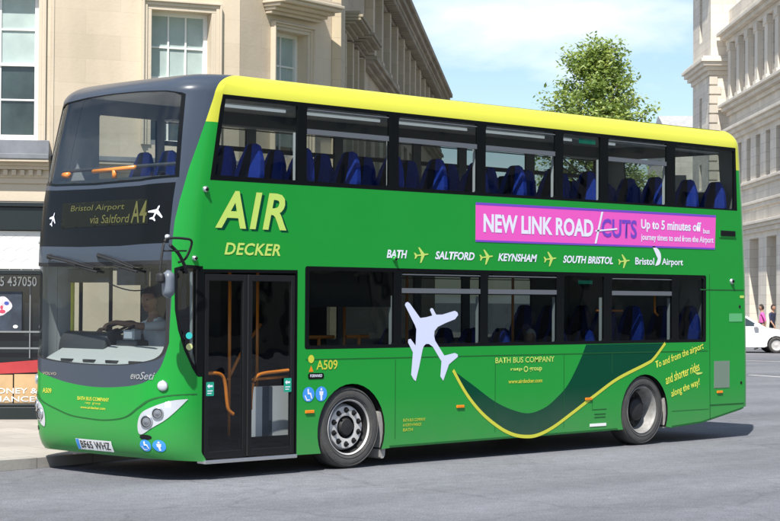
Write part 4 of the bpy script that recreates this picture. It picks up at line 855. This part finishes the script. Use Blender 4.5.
def eye(x, z, r, mt=CHROME):
    f = MB(); f.lathe([(r, -.004), (r*.95, .02), (r*.6, .03)], (x, 0, z), (0, -1, 0), 16); f.lathe([(r*.6, .03), (r*.4, .045), (0, .05)], (x, 0, z), (0, -1, 0), 16, 1); f.build('camera_eye', [mt, BLACK], bus, smooth=True)
eye(.50, 3.02, .035); eye(10.0, 2.17, .04); eye(3.31, 2.35, .03, GREEN); eye(.36, 2.30, .03)
# quarter light details on the corner
f = MB(); f.tube([fr(.022, 2.16, .03), fr(.02, 1.30, .03)], .016, 8); f.build('door_pillar', PILL, bus)
fpoly('round_sticker', circ(.033, 1.50, .011, .035), -.002, mat('teal_vinyl', (.03, .45, .42), .4), bus, .02); fpoly('round_sticker', circ(.032, 1.385, .011, .035), -.002, mat('cream_vinyl', (.6, .62, .25), .4), bus, .02)

# ---- nearside livery
nm = near
def sflat(name, polys, mt, parent=bus, off=-.004): return flat(name, polys, nm, off, mt, parent, .3)
BOLD = .022
text('name_shadow', 'AIR', (.665, 1.675, 2.605, 2.995), nm, DKGREEN, bus, shear=.22, bold=.03, off=-.002, track=1.13)
text('name_lettering', 'AIR', (.635, 1.64, 2.625, 3.02), nm, LIME, bus, shear=.22, bold=.022, off=-.004, track=1.13)
text('name_lettering', 'DECKER', (.765, 1.555, 2.345, 2.475), nm, LIME, bus, shear=.22, bold=.022, track=1.06)
ad = sflat('advert_strip', [[(4.69, 2.60), (9.60, 2.62), (9.62, 3.055), (4.69, 3.035)]], PINK, off=-.003)
sflat('advert_border', [[(4.69, 3.025), (9.62, 3.045), (9.62, 3.075), (4.69, 3.055)], [(4.69, 2.582), (9.60, 2.602), (9.60, 2.625), (4.69, 2.605)]], PURP, ad)
text('advert_lettering', 'NEW LINK ROAD', (4.83, 6.93, 2.70, 2.925), nm, WHITEV, ad, bold=.035, off=-.006)
sflat('advert_slash', [[(6.955, 2.62), (6.995, 2.62), (7.13, 3.03), (7.09, 3.03)], [(6.97, 2.77), (7.42, 2.81), (7.42, 2.83), (6.97, 2.79)]], WHITEV, ad, -.0075)
text('advert_lettering', 'CUTS', (7.10, 7.84, 2.705, 2.945), nm, PURP, ad, bold=.025, off=-.006)
text('advert_lettering', 'Up to 5 minutes off', (7.93, 9.27, 2.80, 2.965), nm, WHITEV, ad, bold=.03, off=-.006); text('advert_lettering', 'bus', (9.32, 9.47, 2.815, 2.885), nm, WHITEV, ad, bold=.02, off=-.006)
text('advert_lettering', 'journey times to and from the Airport', (7.93, 9.56, 2.665, 2.775), nm, WHITEV, ad, bold=.02, off=-.006)
for s, a, b in (('BATH', 3.185, 3.52), ('SALTFORD', 3.99, 4.675), ('KEYNSHAM', 5.10, 5.825), ('SOUTH BRISTOL', 6.33, 7.34)): text('stop_lettering', s, (a, b, 2.36, 2.455), nm, WHITEV, bus, shear=.22, bold=.03)
text('airport_lettering', 'Bristol', (7.81, 8.22, 2.365, 2.46), nm, WHITEV, bus, bold=.02); text('airport_lettering', 'Airport', (8.39, 8.86, 2.345, 2.46), nm, WHITEV, bus, bold=.02)
sflat('airport_emblem', [smooth_line([(8.24, 2.355), (8.34, 2.38), (8.37, 2.47), (8.34, 2.55), (8.26, 2.60), (8.18, 2.62), (8.24, 2.53), (8.30, 2.45)], 3)], WHITEV)
for x in (3.755, 4.885, 6.075, 7.57): sflat('plane_emblem', [jet(x, 2.405, .125, .095, rad(-82))], LIME)
PT = [(3.486, 1.825), (3.501, 1.851), (3.533, 1.86), (3.568, 1.843), (3.742, 1.675), (3.839, 1.683), (3.946, 1.703), (3.906, 1.768), (3.922, 1.79), (3.955, 1.786), (4.011, 1.714), (4.116, 1.714), (4.331, 1.759), (4.378, 1.741), (4.391, 1.709), (4.338, 1.66), (4.173, 1.615), (4.041, 1.571), (3.986, 1.522), (3.98, 1.464), (3.997, 1.41), (4.156, 1.233), (4.335, 1.262), (4.388, 1.243), (4.389, 1.215), (4.319, 1.176), (4.236, 1.128), (4.191, 1.039), (4.139, .939), (4.089, .992), (4.107, 1.166), (3.958, 1.339), (3.893, 1.373), (3.841, 1.374), (3.806, 1.35), (3.784, 1.305), (3.731, 1.111), (3.674, .946), (3.639, .967), (3.597, 1.021), (3.624, 1.279), (3.543, 1.393), (3.546, 1.428), (3.584, 1.436), (3.668, 1.356), (3.679, 1.544), (3.659, 1.586)]
sflat('plane_graphic', [PT], LAV)
mbx = MB(); strip(mbx, sw_out, .042, near, -.0035, 0, .1); mbx.build('swoosh_line', YELLOW, bus)
text('company_lettering', 'BATH BUS COMPANY', (5.06, 6.17, 1.125, 1.195), nm, LIME, bus, bold=.012); text('company_lettering', 'ratp', (5.34, 5.56, 1.02, 1.065), nm, LIME, bus, bold=.02); text('company_lettering', 'group', (5.69, 5.93, 1.005, 1.065), nm, LIME, bus, bold=.02); text('company_lettering', 'www.airdecker.com', (5.30, 5.935, .875, .925), nm, YELLOW, bus, bold=.02)
mbx = MB(); strip(mbx, circ(5.625, 1.045, .035, .03, 16), .014, near, -.004, 0, .5, True); mbx.build('company_ring', LIME, bus)
text('fleet_number', 'A509', (2.10, 2.42, 1.11, 1.215), nm, YELLOW, bus, bold=.012); sflat('fleet_badge', [circ(2.02, 1.23, .045, .045)], YELLOW); sflat('fleet_badge', [[(1.985, 1.09), (2.055, 1.09), (2.02, 1.16)]], AMBER)
sflat('vent_plate', [rrect(1.975, 2.215, 1.01, 1.075, .025)], BLACK); text('vent_lettering', 'FORWARD', (2.005, 2.185, 1.03, 1.062), nm, WHITEV, bus, bold=.02, off=-.006)
for x in (1.985, 2.175):
    ds = sflat('access_sticker', [circ(x, .845, .088, .082)], BLUES)
    if x < 2.1: sflat('access_symbol', [[(x-.02, .90), (x, .91), (x+.005, .865), (x+.035, .86), (x+.055, .80), (x+.04, .795), (x+.02, .845), (x-.015, .845)], [(x-.05, .84), (x-.02, .79), (x+.02, .79), (x+.02, .78), (x-.03, .775), (x-.06, .83)]], WHITEV, ds, -.006)
    else: sflat('access_symbol', [circ(x, .895, .014), [(x-.03, .875), (x+.03, .875), (x+.025, .83), (x+.015, .83), (x+.012, .775), (x-.012, .775), (x-.015, .83), (x-.025, .83)]], WHITEV, ds, -.006)
for x, z in ((2.0, .655), (4.435, .628), (6.845, .64), (9.72, .645), (5.62, .715)):
    if abs(x-5.62) < .01: continue
    f = MB(); f.box((x-.065, -.016, z-.017), (x+.065, -.001, z+.017)); f.build('side_marker', AMBER, bus, bevel=.005)
f = MB(); f.box((6.88, -.006, .285), (7.21, -.001, .322)); f.build('data_plate', PLATEW, bus)
for i, s in enumerate(('BATH BUS COMPANY', 'LOWER BRISTOL ROAD', 'BATH', 'BA2 3DR')): 
    if i < 3: text('legal_lettering', ('BATH BUS COMPANY', '6 NORTH PARADE', 'BATH')[i], (3.47, 3.47+(.37, .30, .16)[i], .485-.055*i, .52-.055*i), nm, YELLOW, bus)
TQ = math.radians(13)
for s, cx, cz, L_ in (('To and from the airport', 8.80, 1.155, 1.10), ('and shorter rides', 8.86, .925, .78), ('along the way!', 8.93, .715, .66)): text('slogan_lettering', s, (cx-L_/2, cx+L_/2, cz-.062, cz+.062), nm, PALEY, bus, shear=.1, bold=.008, rot=TQ)
sflat('slogan_mark', [[(9.13, .925), (9.32, .925), (9.30, .905), (9.20, .89), (9.16, .91)]], LIME)
f = MB(); f.box((9.59, -.004, .70), (9.955, -.001, 1.07)); f.build('grille_panel', mat('grille_grey', (.16, .22, .17), .6), bus)
sflat('tail_sticker', [rrect(9.94, 10.26, 1.61, 1.725, .01)], mat('pale_sticker', (.10, .42, .16), .4)); sflat('tail_sticker', [rrect(10.2, 10.30, 1.94, 1.975, .01)], LIME)
f = MB(); f.box((9.70, -.010, 2.775), (10.10, -.001, 2.89), 0); f.box((9.725, -.014, 2.795), (10.075, -.009, 2.87), 1)
for k in range(4): f.box((9.73, -.018, 2.80+k*.018), (10.07, -.0135, 2.806+k*.018), 1)
f.build('vent_grille', [GREEN, DARKM], bus)
f = MB(); f.lathe([(.022, 0), (.02, .006), (0, .007)], (10.24, 0, .76), (0, -1, 0), 12); f.lathe([(.022, 0), (.02, .006), (0, .007)], (10.2, 0, 1.82), (0, -1, 0), 12); f.build('lock', DARKM, bus)

# ------------------------------------------------------------------ people
SKIN = mat('skin', (.36, .20, .13), .55); HAIRD = mat('dark_hair', (.03, .022, .018), .8); HAIRG = mat('grey_hair', (.42, .41, .40), .85, var=.2, vs=30); SHIRT = mat('white_shirt', (.80, .83, .87), .8); TROU = mat('dark_trousers', (.02, .022, .03), .85); PINKT = mat('pink_top', (.62, .10, .36), .8); NAVY = mat('navy_top', (.02, .025, .06), .8); EYEW = mat('eye', (.02, .015, .012), .2)
def figure(name, J, E_, mats, zones, head, face, parent=None, label=None, hair=None, hairmat=None, levels=2):
    """J: joint -> (pos, radius); E_: bones; zones: material index per bone; one skinned body with a modelled head"""
    me = bpy.data.meshes.new(name); k = list(J); me.from_pydata([J[j][0] for j in k], [(k.index(a), k.index(b)) for a, b in E_], [])
    o = bpy.data.objects.new(name, me); COL.objects.link(o); md = o.modifiers.new('skin', 'SKIN'); md.use_smooth_shade = True
    for v, j in zip(me.skin_vertices[0].data, k): r = J[j][1]; v.radius = r if isinstance(r, tuple) else (r, r); v.use_root = (j == 'pelvis')
    sb = o.modifiers.new('sub', 'SUBSURF'); sb.levels = levels; sb.render_levels = levels
    dg = bpy.context.evaluated_depsgraph_get(); nm_ = bpy.data.meshes.new_from_object(o.evaluated_get(dg)); bpy.data.objects.remove(o)
    f = MB(); f.v = [tuple(v.co) for v in nm_.vertices]
    def dist(p, a, b): ab = b-a; t = max(0, min(1, (p-a).dot(ab)/max(ab.dot(ab), 1e-9))); return (p-a-ab*t).length
    seg = [(Vector(J[a][0]), Vector(J[b][0])) for a, b in E_]
    for p in nm_.polygons:
        c = p.center; best = min(range(len(seg)), key=lambda i: dist(c, *seg[i])); f.face(tuple(p.vertices), zones[best])
    # head: an ellipsoid shaped with brow, nose, jaw; face looks along 'face'
    hc, hs = Vector(head[0]), head[1]; fx = Vector(face).normalized(); sx = Vector((0, 0, 1)).cross(fx).normalized(); ux = fx.cross(sx)
    n1, n2 = 20, 16; grid = []
    def shape(th, ph):
        x, y, z = math.cos(ph)*math.cos(th), math.cos(ph)*math.sin(th), math.sin(ph)
        wx, wy, wz = .098, .076, .125
        if z < -.1: wy *= 1-.32*min(1, -z-.1); 
        X_ = x*wx; 
        if x > 0: X_ *= 1-.10*max(0, -z); X_ += .012*math.exp(-((z-.25)/.12)**2)*math.exp(-(y/.5)**2)-.012*math.exp(-((z-.05)/.10)**2)*math.exp(-((abs(y)-.38)/.18)**2)
        if x > 0: X_ += .030*math.exp(-((z+.18)/.16)**2)*math.exp(-(y/.15)**2)+.008*math.exp(-((z+.52)/.07)**2)*math.exp(-(y/.3)**2)+.016*math.exp(-((z+.85)/.15)**2)
        Y_ = y*wy+ (.012*math.copysign(1, y)*math.exp(-(x/.18)**2)*math.exp(-((z+.02)/.28)**2) if abs(y) > .3 else 0)
        return hc+(fx*X_+sx*Y_+ux*z*wz)*hs
    for i in range(n2+1): ph = -math.pi/2+math.pi*i/n2; grid.append([f.pt(shape(2*math.pi*j/n1, ph)) for j in range(n1)])
    hz = max(zones)+0
    for i in range(n2):
        for j in range(n1): f.face((grid[i][j], grid[i][(j+1) % n1], grid[i+1][(j+1) % n1], grid[i+1][j]), 0)
    ob = f.build(name, mats, parent, smooth=True)
    e = MB()
    for s in (-1, 1): e.lathe([(.008*hs, 0), (.006*hs, .005*hs), (0, .007*hs)], hc+(fx*.083+sx*.03*s+ux*.012)*hs, fx, 8)
    e.build('eyes', EYEW, ob); e = MB(); e.tube([hc+(fx*.082+sx*-.024-ux*.066)*hs, hc+(fx*.092-ux*.064)*hs, hc+(fx*.082+sx*.024-ux*.066)*hs], .004*hs, 5); e.build('mouth', mat('lips', (.28, .09, .07), .5) if 'LIPS' not in globals() else LIPS, ob)
    h = MB(); G2 = []
    for i in range(11):
        ph = -.55+(math.pi/2+.55)*i/10; row = []
        for j in range(20):
            th = 2*math.pi*j/20; p2 = max(ph, .52) if math.cos(th) > .25 else (max(ph, -.05) if math.cos(th) > -.1 else ph)
            b = shape(th, p2); k_ = 1.07+.03*math.sin(5*th+3*ph) if p2 > -.5 else 1.04; row.append(h.pt(hc+(b-hc)*k_+ux*.006*hs))
        G2.append(row)
    for i in range(10):
        for j in range(20): h.face((G2[i][j], G2[i][(j+1) % 20], G2[i+1][(j+1) % 20], G2[i+1][j]))
    h.build('hair', hairmat or HAIRD, ob, smooth=True)
    if label: setp(ob, label, 'person')
    return ob
def hand(J, E_, zones, tag_, wrist, dirv, up, thumb, zone=0, curl=.5, sc=1.0):
    """palm and five bent fingers grown from the wrist joint"""
    W0 = Vector(J[wrist][0]); dv = Vector(dirv).normalized(); up = Vector(up).normalized(); sd_ = dv.cross(up).normalized()*thumb
    J[tag_+'palm'] = (W0+dv*.055*sc, (.034*sc, .016*sc)); E_.append((wrist, tag_+'palm')); zones.append(zone)
    for i, (o_, l) in enumerate(((-.030, .066), (-.010, .078), (.010, .072), (.029, .056))):
        k = tag_+'palm'; p = W0+dv*.098*sc-sd_*o_*-1*sc*-1
        for n_, (t, dn) in enumerate(((0, 0), (.5, curl*.018), (.85, curl*.045))):
            j = f'{tag_}f{i}{n_}'; q = p+dv*l*t*sc*(1-.3*curl)-up*dn*sc; J[j] = (q, (.0095 if n_ < 2 else .008)*sc); E_.append((k, j)); zones.append(zone); k = j
    k = tag_+'palm'
    for n_, (t, o_) in enumerate(((.045, .034), (.075, .052), (.10, .056))):
        j = f'{tag_}t{n_}'; J[j] = (W0+dv*t*sc+sd_*o_*sc-up*.008*n_*sc, (.012-.0015*n_)*sc); E_.append((k, j)); zones.append(zone); k = j
def V3(*p): return Vector(p)
# driver: seated, left arm straight out to the wheel
J = {'pelvis': (V3(1.390, 1.86, 1.03), (.16, .13)), 'waist': (V3(1.400, 1.86, 1.20), (.155, .115)), 'chest': (V3(1.370, 1.86, 1.43), (.165, .115)), 'collar': (V3(1.340, 1.86, 1.60), (.11, .075)), 'neck': (V3(1.310, 1.86, 1.68), .052), 'skull': (V3(1.280, 1.86, 1.77), .055)}
E_ = [('pelvis', 'waist'), ('waist', 'chest'), ('chest', 'collar'), ('collar', 'neck'), ('neck', 'skull')]; zn = [2, 1, 1, 0, 0]
for s, y in (('l', -1), ('r', 1)):
    J[s+'sho'] = (V3(1.330, 1.86+y*.185, 1.565), .068); J[s+'mid'] = (V3(1.190, 1.86+y*.235, 1.47), .058); J[s+'elb'] = (V3(1.060, 1.86+y*.25, 1.42), .044); J[s+'for'] = (V3(0.930, 1.86+y*.235, 1.47), .040); J[s+'wri'] = (V3(0.820, 1.86+y*.215, 1.535), .027)
    J[s+'hip'] = (V3(1.270, 1.86+y*.10, 1.02), .095); J[s+'kne'] = (V3(0.890, 1.86+y*.15, 1.05), .066); J[s+'ank'] = (V3(0.790, 1.86+y*.14, .58), .045); J[s+'toe'] = (V3(0.610, 1.86+y*.15, .52), .04)
    for a, b, z in (('collar', s+'sho', 1), (s+'sho', s+'mid', 1), (s+'mid', s+'elb', 1), (s+'elb', s+'for', 0), (s+'for', s+'wri', 0), ('pelvis', s+'hip', 2), (s+'hip', s+'kne', 2), (s+'kne', s+'ank', 2), (s+'ank', s+'toe', 2)): E_.append((a, b)); zn.append(z)
# raise the nearer arm so that it reaches the top of the wheel
J['lsho'] = (V3(1.320, 1.68, 1.585), .068); J['lmid'] = (V3(1.170, 1.64, 1.575), .058); J['lelb'] = (V3(1.000, 1.65, 1.565), .045); J['lfor'] = (V3(0.840, 1.70, 1.59), .040); J['lwri'] = (V3(0.690, 1.76, 1.615), .028)
hand(J, E_, zn, 'lh', 'lwri', (-.80, .25, -.18), (0, 0, 1), 1, curl=1.0); hand(J, E_, zn, 'rh', 'rwri', (-.9, -.2, .05), (0, 0, 1), -1, curl=1.0)
figure('person', J, E_, [SKIN, SHIRT, TROU], zn, ((1.255, 1.86, 1.86), 1.12), (-.97, -.22, -.05), label='dark haired driver in a white short sleeved shirt sitting at the bus steering wheel')
def simple_person(loc, face, mats, label, hairmat, sit=False, sc=1.0, lean=0, stride=.18, name='person', arm=0):
    fx = Vector((face[0], face[1], 0)).normalized(); sx = Vector((-fx.y, fx.x, 0)); L0 = Vector(loc)
    def q(f_, s_, z): return L0+fx*f_*sc+sx*s_*sc+Vector((0, 0, z*sc))
    H = .93 if not sit else .12
    J = {'pelvis': (q(0, 0, H), (.15, .11)), 'waist': (q(0, 0, H+.16), (.135, .10)), 'chest': (q(.0, 0, H+.36), (.155, .11)), 'collar': (q(-.0, 0, H+.52), (.10, .07)), 'neck': (q(.01, 0, H+.58), .05), 'skull': (q(.02, 0, H+.66), .055)}
    E_ = [('pelvis', 'waist'), ('waist', 'chest'), ('chest', 'collar'), ('collar', 'neck'), ('neck', 'skull')]; zn = [2, 1, 1, 0, 0]
    for s, y in (('l', 1), ('r', -1)):
        sw = stride*y
        J[s+'sho'] = (q(0, y*.175, H+.49), .062); J[s+'elb'] = (q(-sw*.5-.02, y*.23, H+.22), .042); J[s+'wri'] = (q(-sw*.9+.08+arm, y*.23, H+.02+arm), .026)
        if sit: J[s+'hip'] = (q(.08, y*.09, H), .09); J[s+'kne'] = (q(.44, y*.12, H+.02), .062); J[s+'ank'] = (q(.46, y*.12, H-.42), .042); J[s+'toe'] = (q(.62, y*.12, H-.46), .036)
        else: J[s+'hip'] = (q(0, y*.09, H-.06), .09); J[s+'kne'] = (q(sw*.6+.03, y*.10, .49), .06); J[s+'ank'] = (q(sw, y*.10, .09), .04); J[s+'toe'] = (q(sw+.16, y*.11, .035), .032)
        for a, b, z in (('collar', s+'sho', 1), (s+'sho', s+'elb', 1), (s+'elb', s+'wri', 0), ('pelvis', s+'hip', 2), (s+'hip', s+'kne', 2), (s+'kne', s+'ank', 2), (s+'ank', s+'toe', 3)): E_.append((a, b)); zn.append(z)
        hand(J, E_, zn, s+'h', s+'wri', fx*.3+Vector((0, 0, -.9)), -sx*y, y, curl=.4, sc=sc)
    for j in J: J[j] = (J[j][0], tuple(r*sc for r in J[j][1]) if isinstance(J[j][1], tuple) else J[j][1]*sc)
    return figure(name, J, E_, mats, zn, (q(.035, 0, H+.75), sc), (fx.x, fx.y, -.03), label=label, hairmat=hairmat)
simple_person((6.14, .34, .745), (-1, -.1), [SKIN, NAVY, TROU, RUBBER], 'grey haired passenger in a dark top sitting by the lower deck window', HAIRG, sit=True, sc=.78)
simple_person(RF(14.75, 76.5, 0), -RD*1.0+FD*.1, [SKIN, PINKT, TROU, RUBBER], 'pedestrian in a bright pink top walking behind the white car', HAIRD)
simple_person(RF(15.25, 77.0, 0), RD*.7-FD*.7, [SKIN, NAVY, TROU, RUBBER], 'pedestrian in dark navy clothes walking behind the white car', HAIRD)

# ------------------------------------------------------------------ white car
car = empty('parked_car', RF(12.9, 72.4, 0), 'white hatchback car seen side on behind the rear of the bus', 'car')
CW = mat('white_car_paint', (.78, .78, .79), .25, coat=.8); CG = mat('car_glass', (.03, .045, .05), .05, spec=.8)
def CX(x, y, z): return RF(14.42+x, 72+y, z)   # x forward, y away from the camera, z up; origin at the front axle
lower = smooth_line([(.78, .30), (.84, .48), (.80, .62), (.62, .74), (.0, .90), (-.42, .96)], 3)+[(-3.05, 1.0), (-3.32, .98), (-3.40, .75), (-3.38, .40), (-3.30, .26), (-2.93, .24)]
wa = lambda cx: [(cx+.345*math.cos(t), .30+.345*math.sin(t)) for t in [math.pi+.17-k*(math.pi+.34)/12 for k in range(13)]]
outl = lower+[*wa(-2.55), (-2.1, .20), (-.45, .20), *wa(0)]
f = MB(); f.X = CX; ws = [(.0, .05), (.05, .0), (1.65, .0), (1.70, .05)]
cx_, cz_ = -1.3, .6; rings = []
for y, ins in ws: rings.append([f.pt((cx_+(x-cx_)*(1-ins*.3), y, cz_+(z-cz_)*(1-ins))) for x, z in outl])
n = len(outl)
for A, B_ in zip(rings, rings[1:]):
    for k in range(n): f.face((A[k], A[(k+1) % n], B_[(k+1) % n], B_[k]))
f.face(rings[0][::-1]); f.face(rings[-1]); f.build('body', CW, car, smooth=True, angle=35)
gh = [(-.38, .955), (-1.05, 1.36), (-1.35, 1.44), (-2.3, 1.47), (-2.85, 1.40), (-3.28, .985)]
f = MB(); f.X = CX; A = [f.pt((x, .04+.16*(z-.95)/.5, z)) for x, z in gh]; B_ = [f.pt((x, 1.66-.16*(z-.95)/.5, z)) for x, z in gh]
for k in range(len(gh)-1): f.face((A[k], A[k+1], B_[k+1], B_[k]), 1 if k in (0, 4) else 0)
f.face(A[::-1], 0); f.face(B_, 0); f.build('cabin', [CW, CG], car, bevel=.02)
for P in ([(-.62, 1.0), (-1.12, 1.30), (-1.40, 1.37), (-1.62, 1.385), (-1.62, 1.0)], [(-1.72, 1.0), (-1.72, 1.39), (-2.3, 1.40), (-2.62, 1.36), (-2.85, 1.0)]):
    f = MB(); f.X = CX; f.poly([(x, .028+.16*(z-.95)/.5, z) for x, z in P]); f.build('window', CG, car)
for x in (0, -2.55):
    for y, s in ((.0, -1), (1.7, 1)):
        f = MB(); c = CX(x, y+(.1 if s < 0 else -.1), .30); f.lathe([(.2, -.1), (.29, -.1), (.305, -.05), (.305, .06), (.29, .09), (.2, .095), (.195, .08)], c, FD*s, 28); t = f.build('wheel', TYRE, car, smooth=True)
        f = MB(); f.lathe([(.198, .085), (.17, .07), (.06, .08), (0, .09)], c, FD*s, 28); f.build('rim', STEEL, t, smooth=True)
f = MB(); f.X = CX; f.box((-.86, -.16, .96), (-.70, -.02, 1.09)); f.build('wing_mirror', CW, car, bevel=.03)
for y in (.06, 1.30): f = MB(); f.X = CX; f.prism([(.70, .58), (.82, .60), (.55, .76), (.30, .78)], y, y+.34, lambda p, q: (p[0]+.012, q-.07 if y < 1 else q+.07, p[1]+.012)); f.build('headlight', LENS, car)
f = MB(); f.X = CX; f.box((-1.6, -.02, .86), (-1.42, .002, .89)); f.box((-2.62, -.02, .88), (-2.44, .002, .91)); f.build('door_handle', CHROME, car)
f = MB(); f.X = CX
for x in (-.62, -1.67, -2.72): f.box((x-.004, -.003, .34), (x+.004, .003, .97))
f.build('door_gap', DARKM, car)
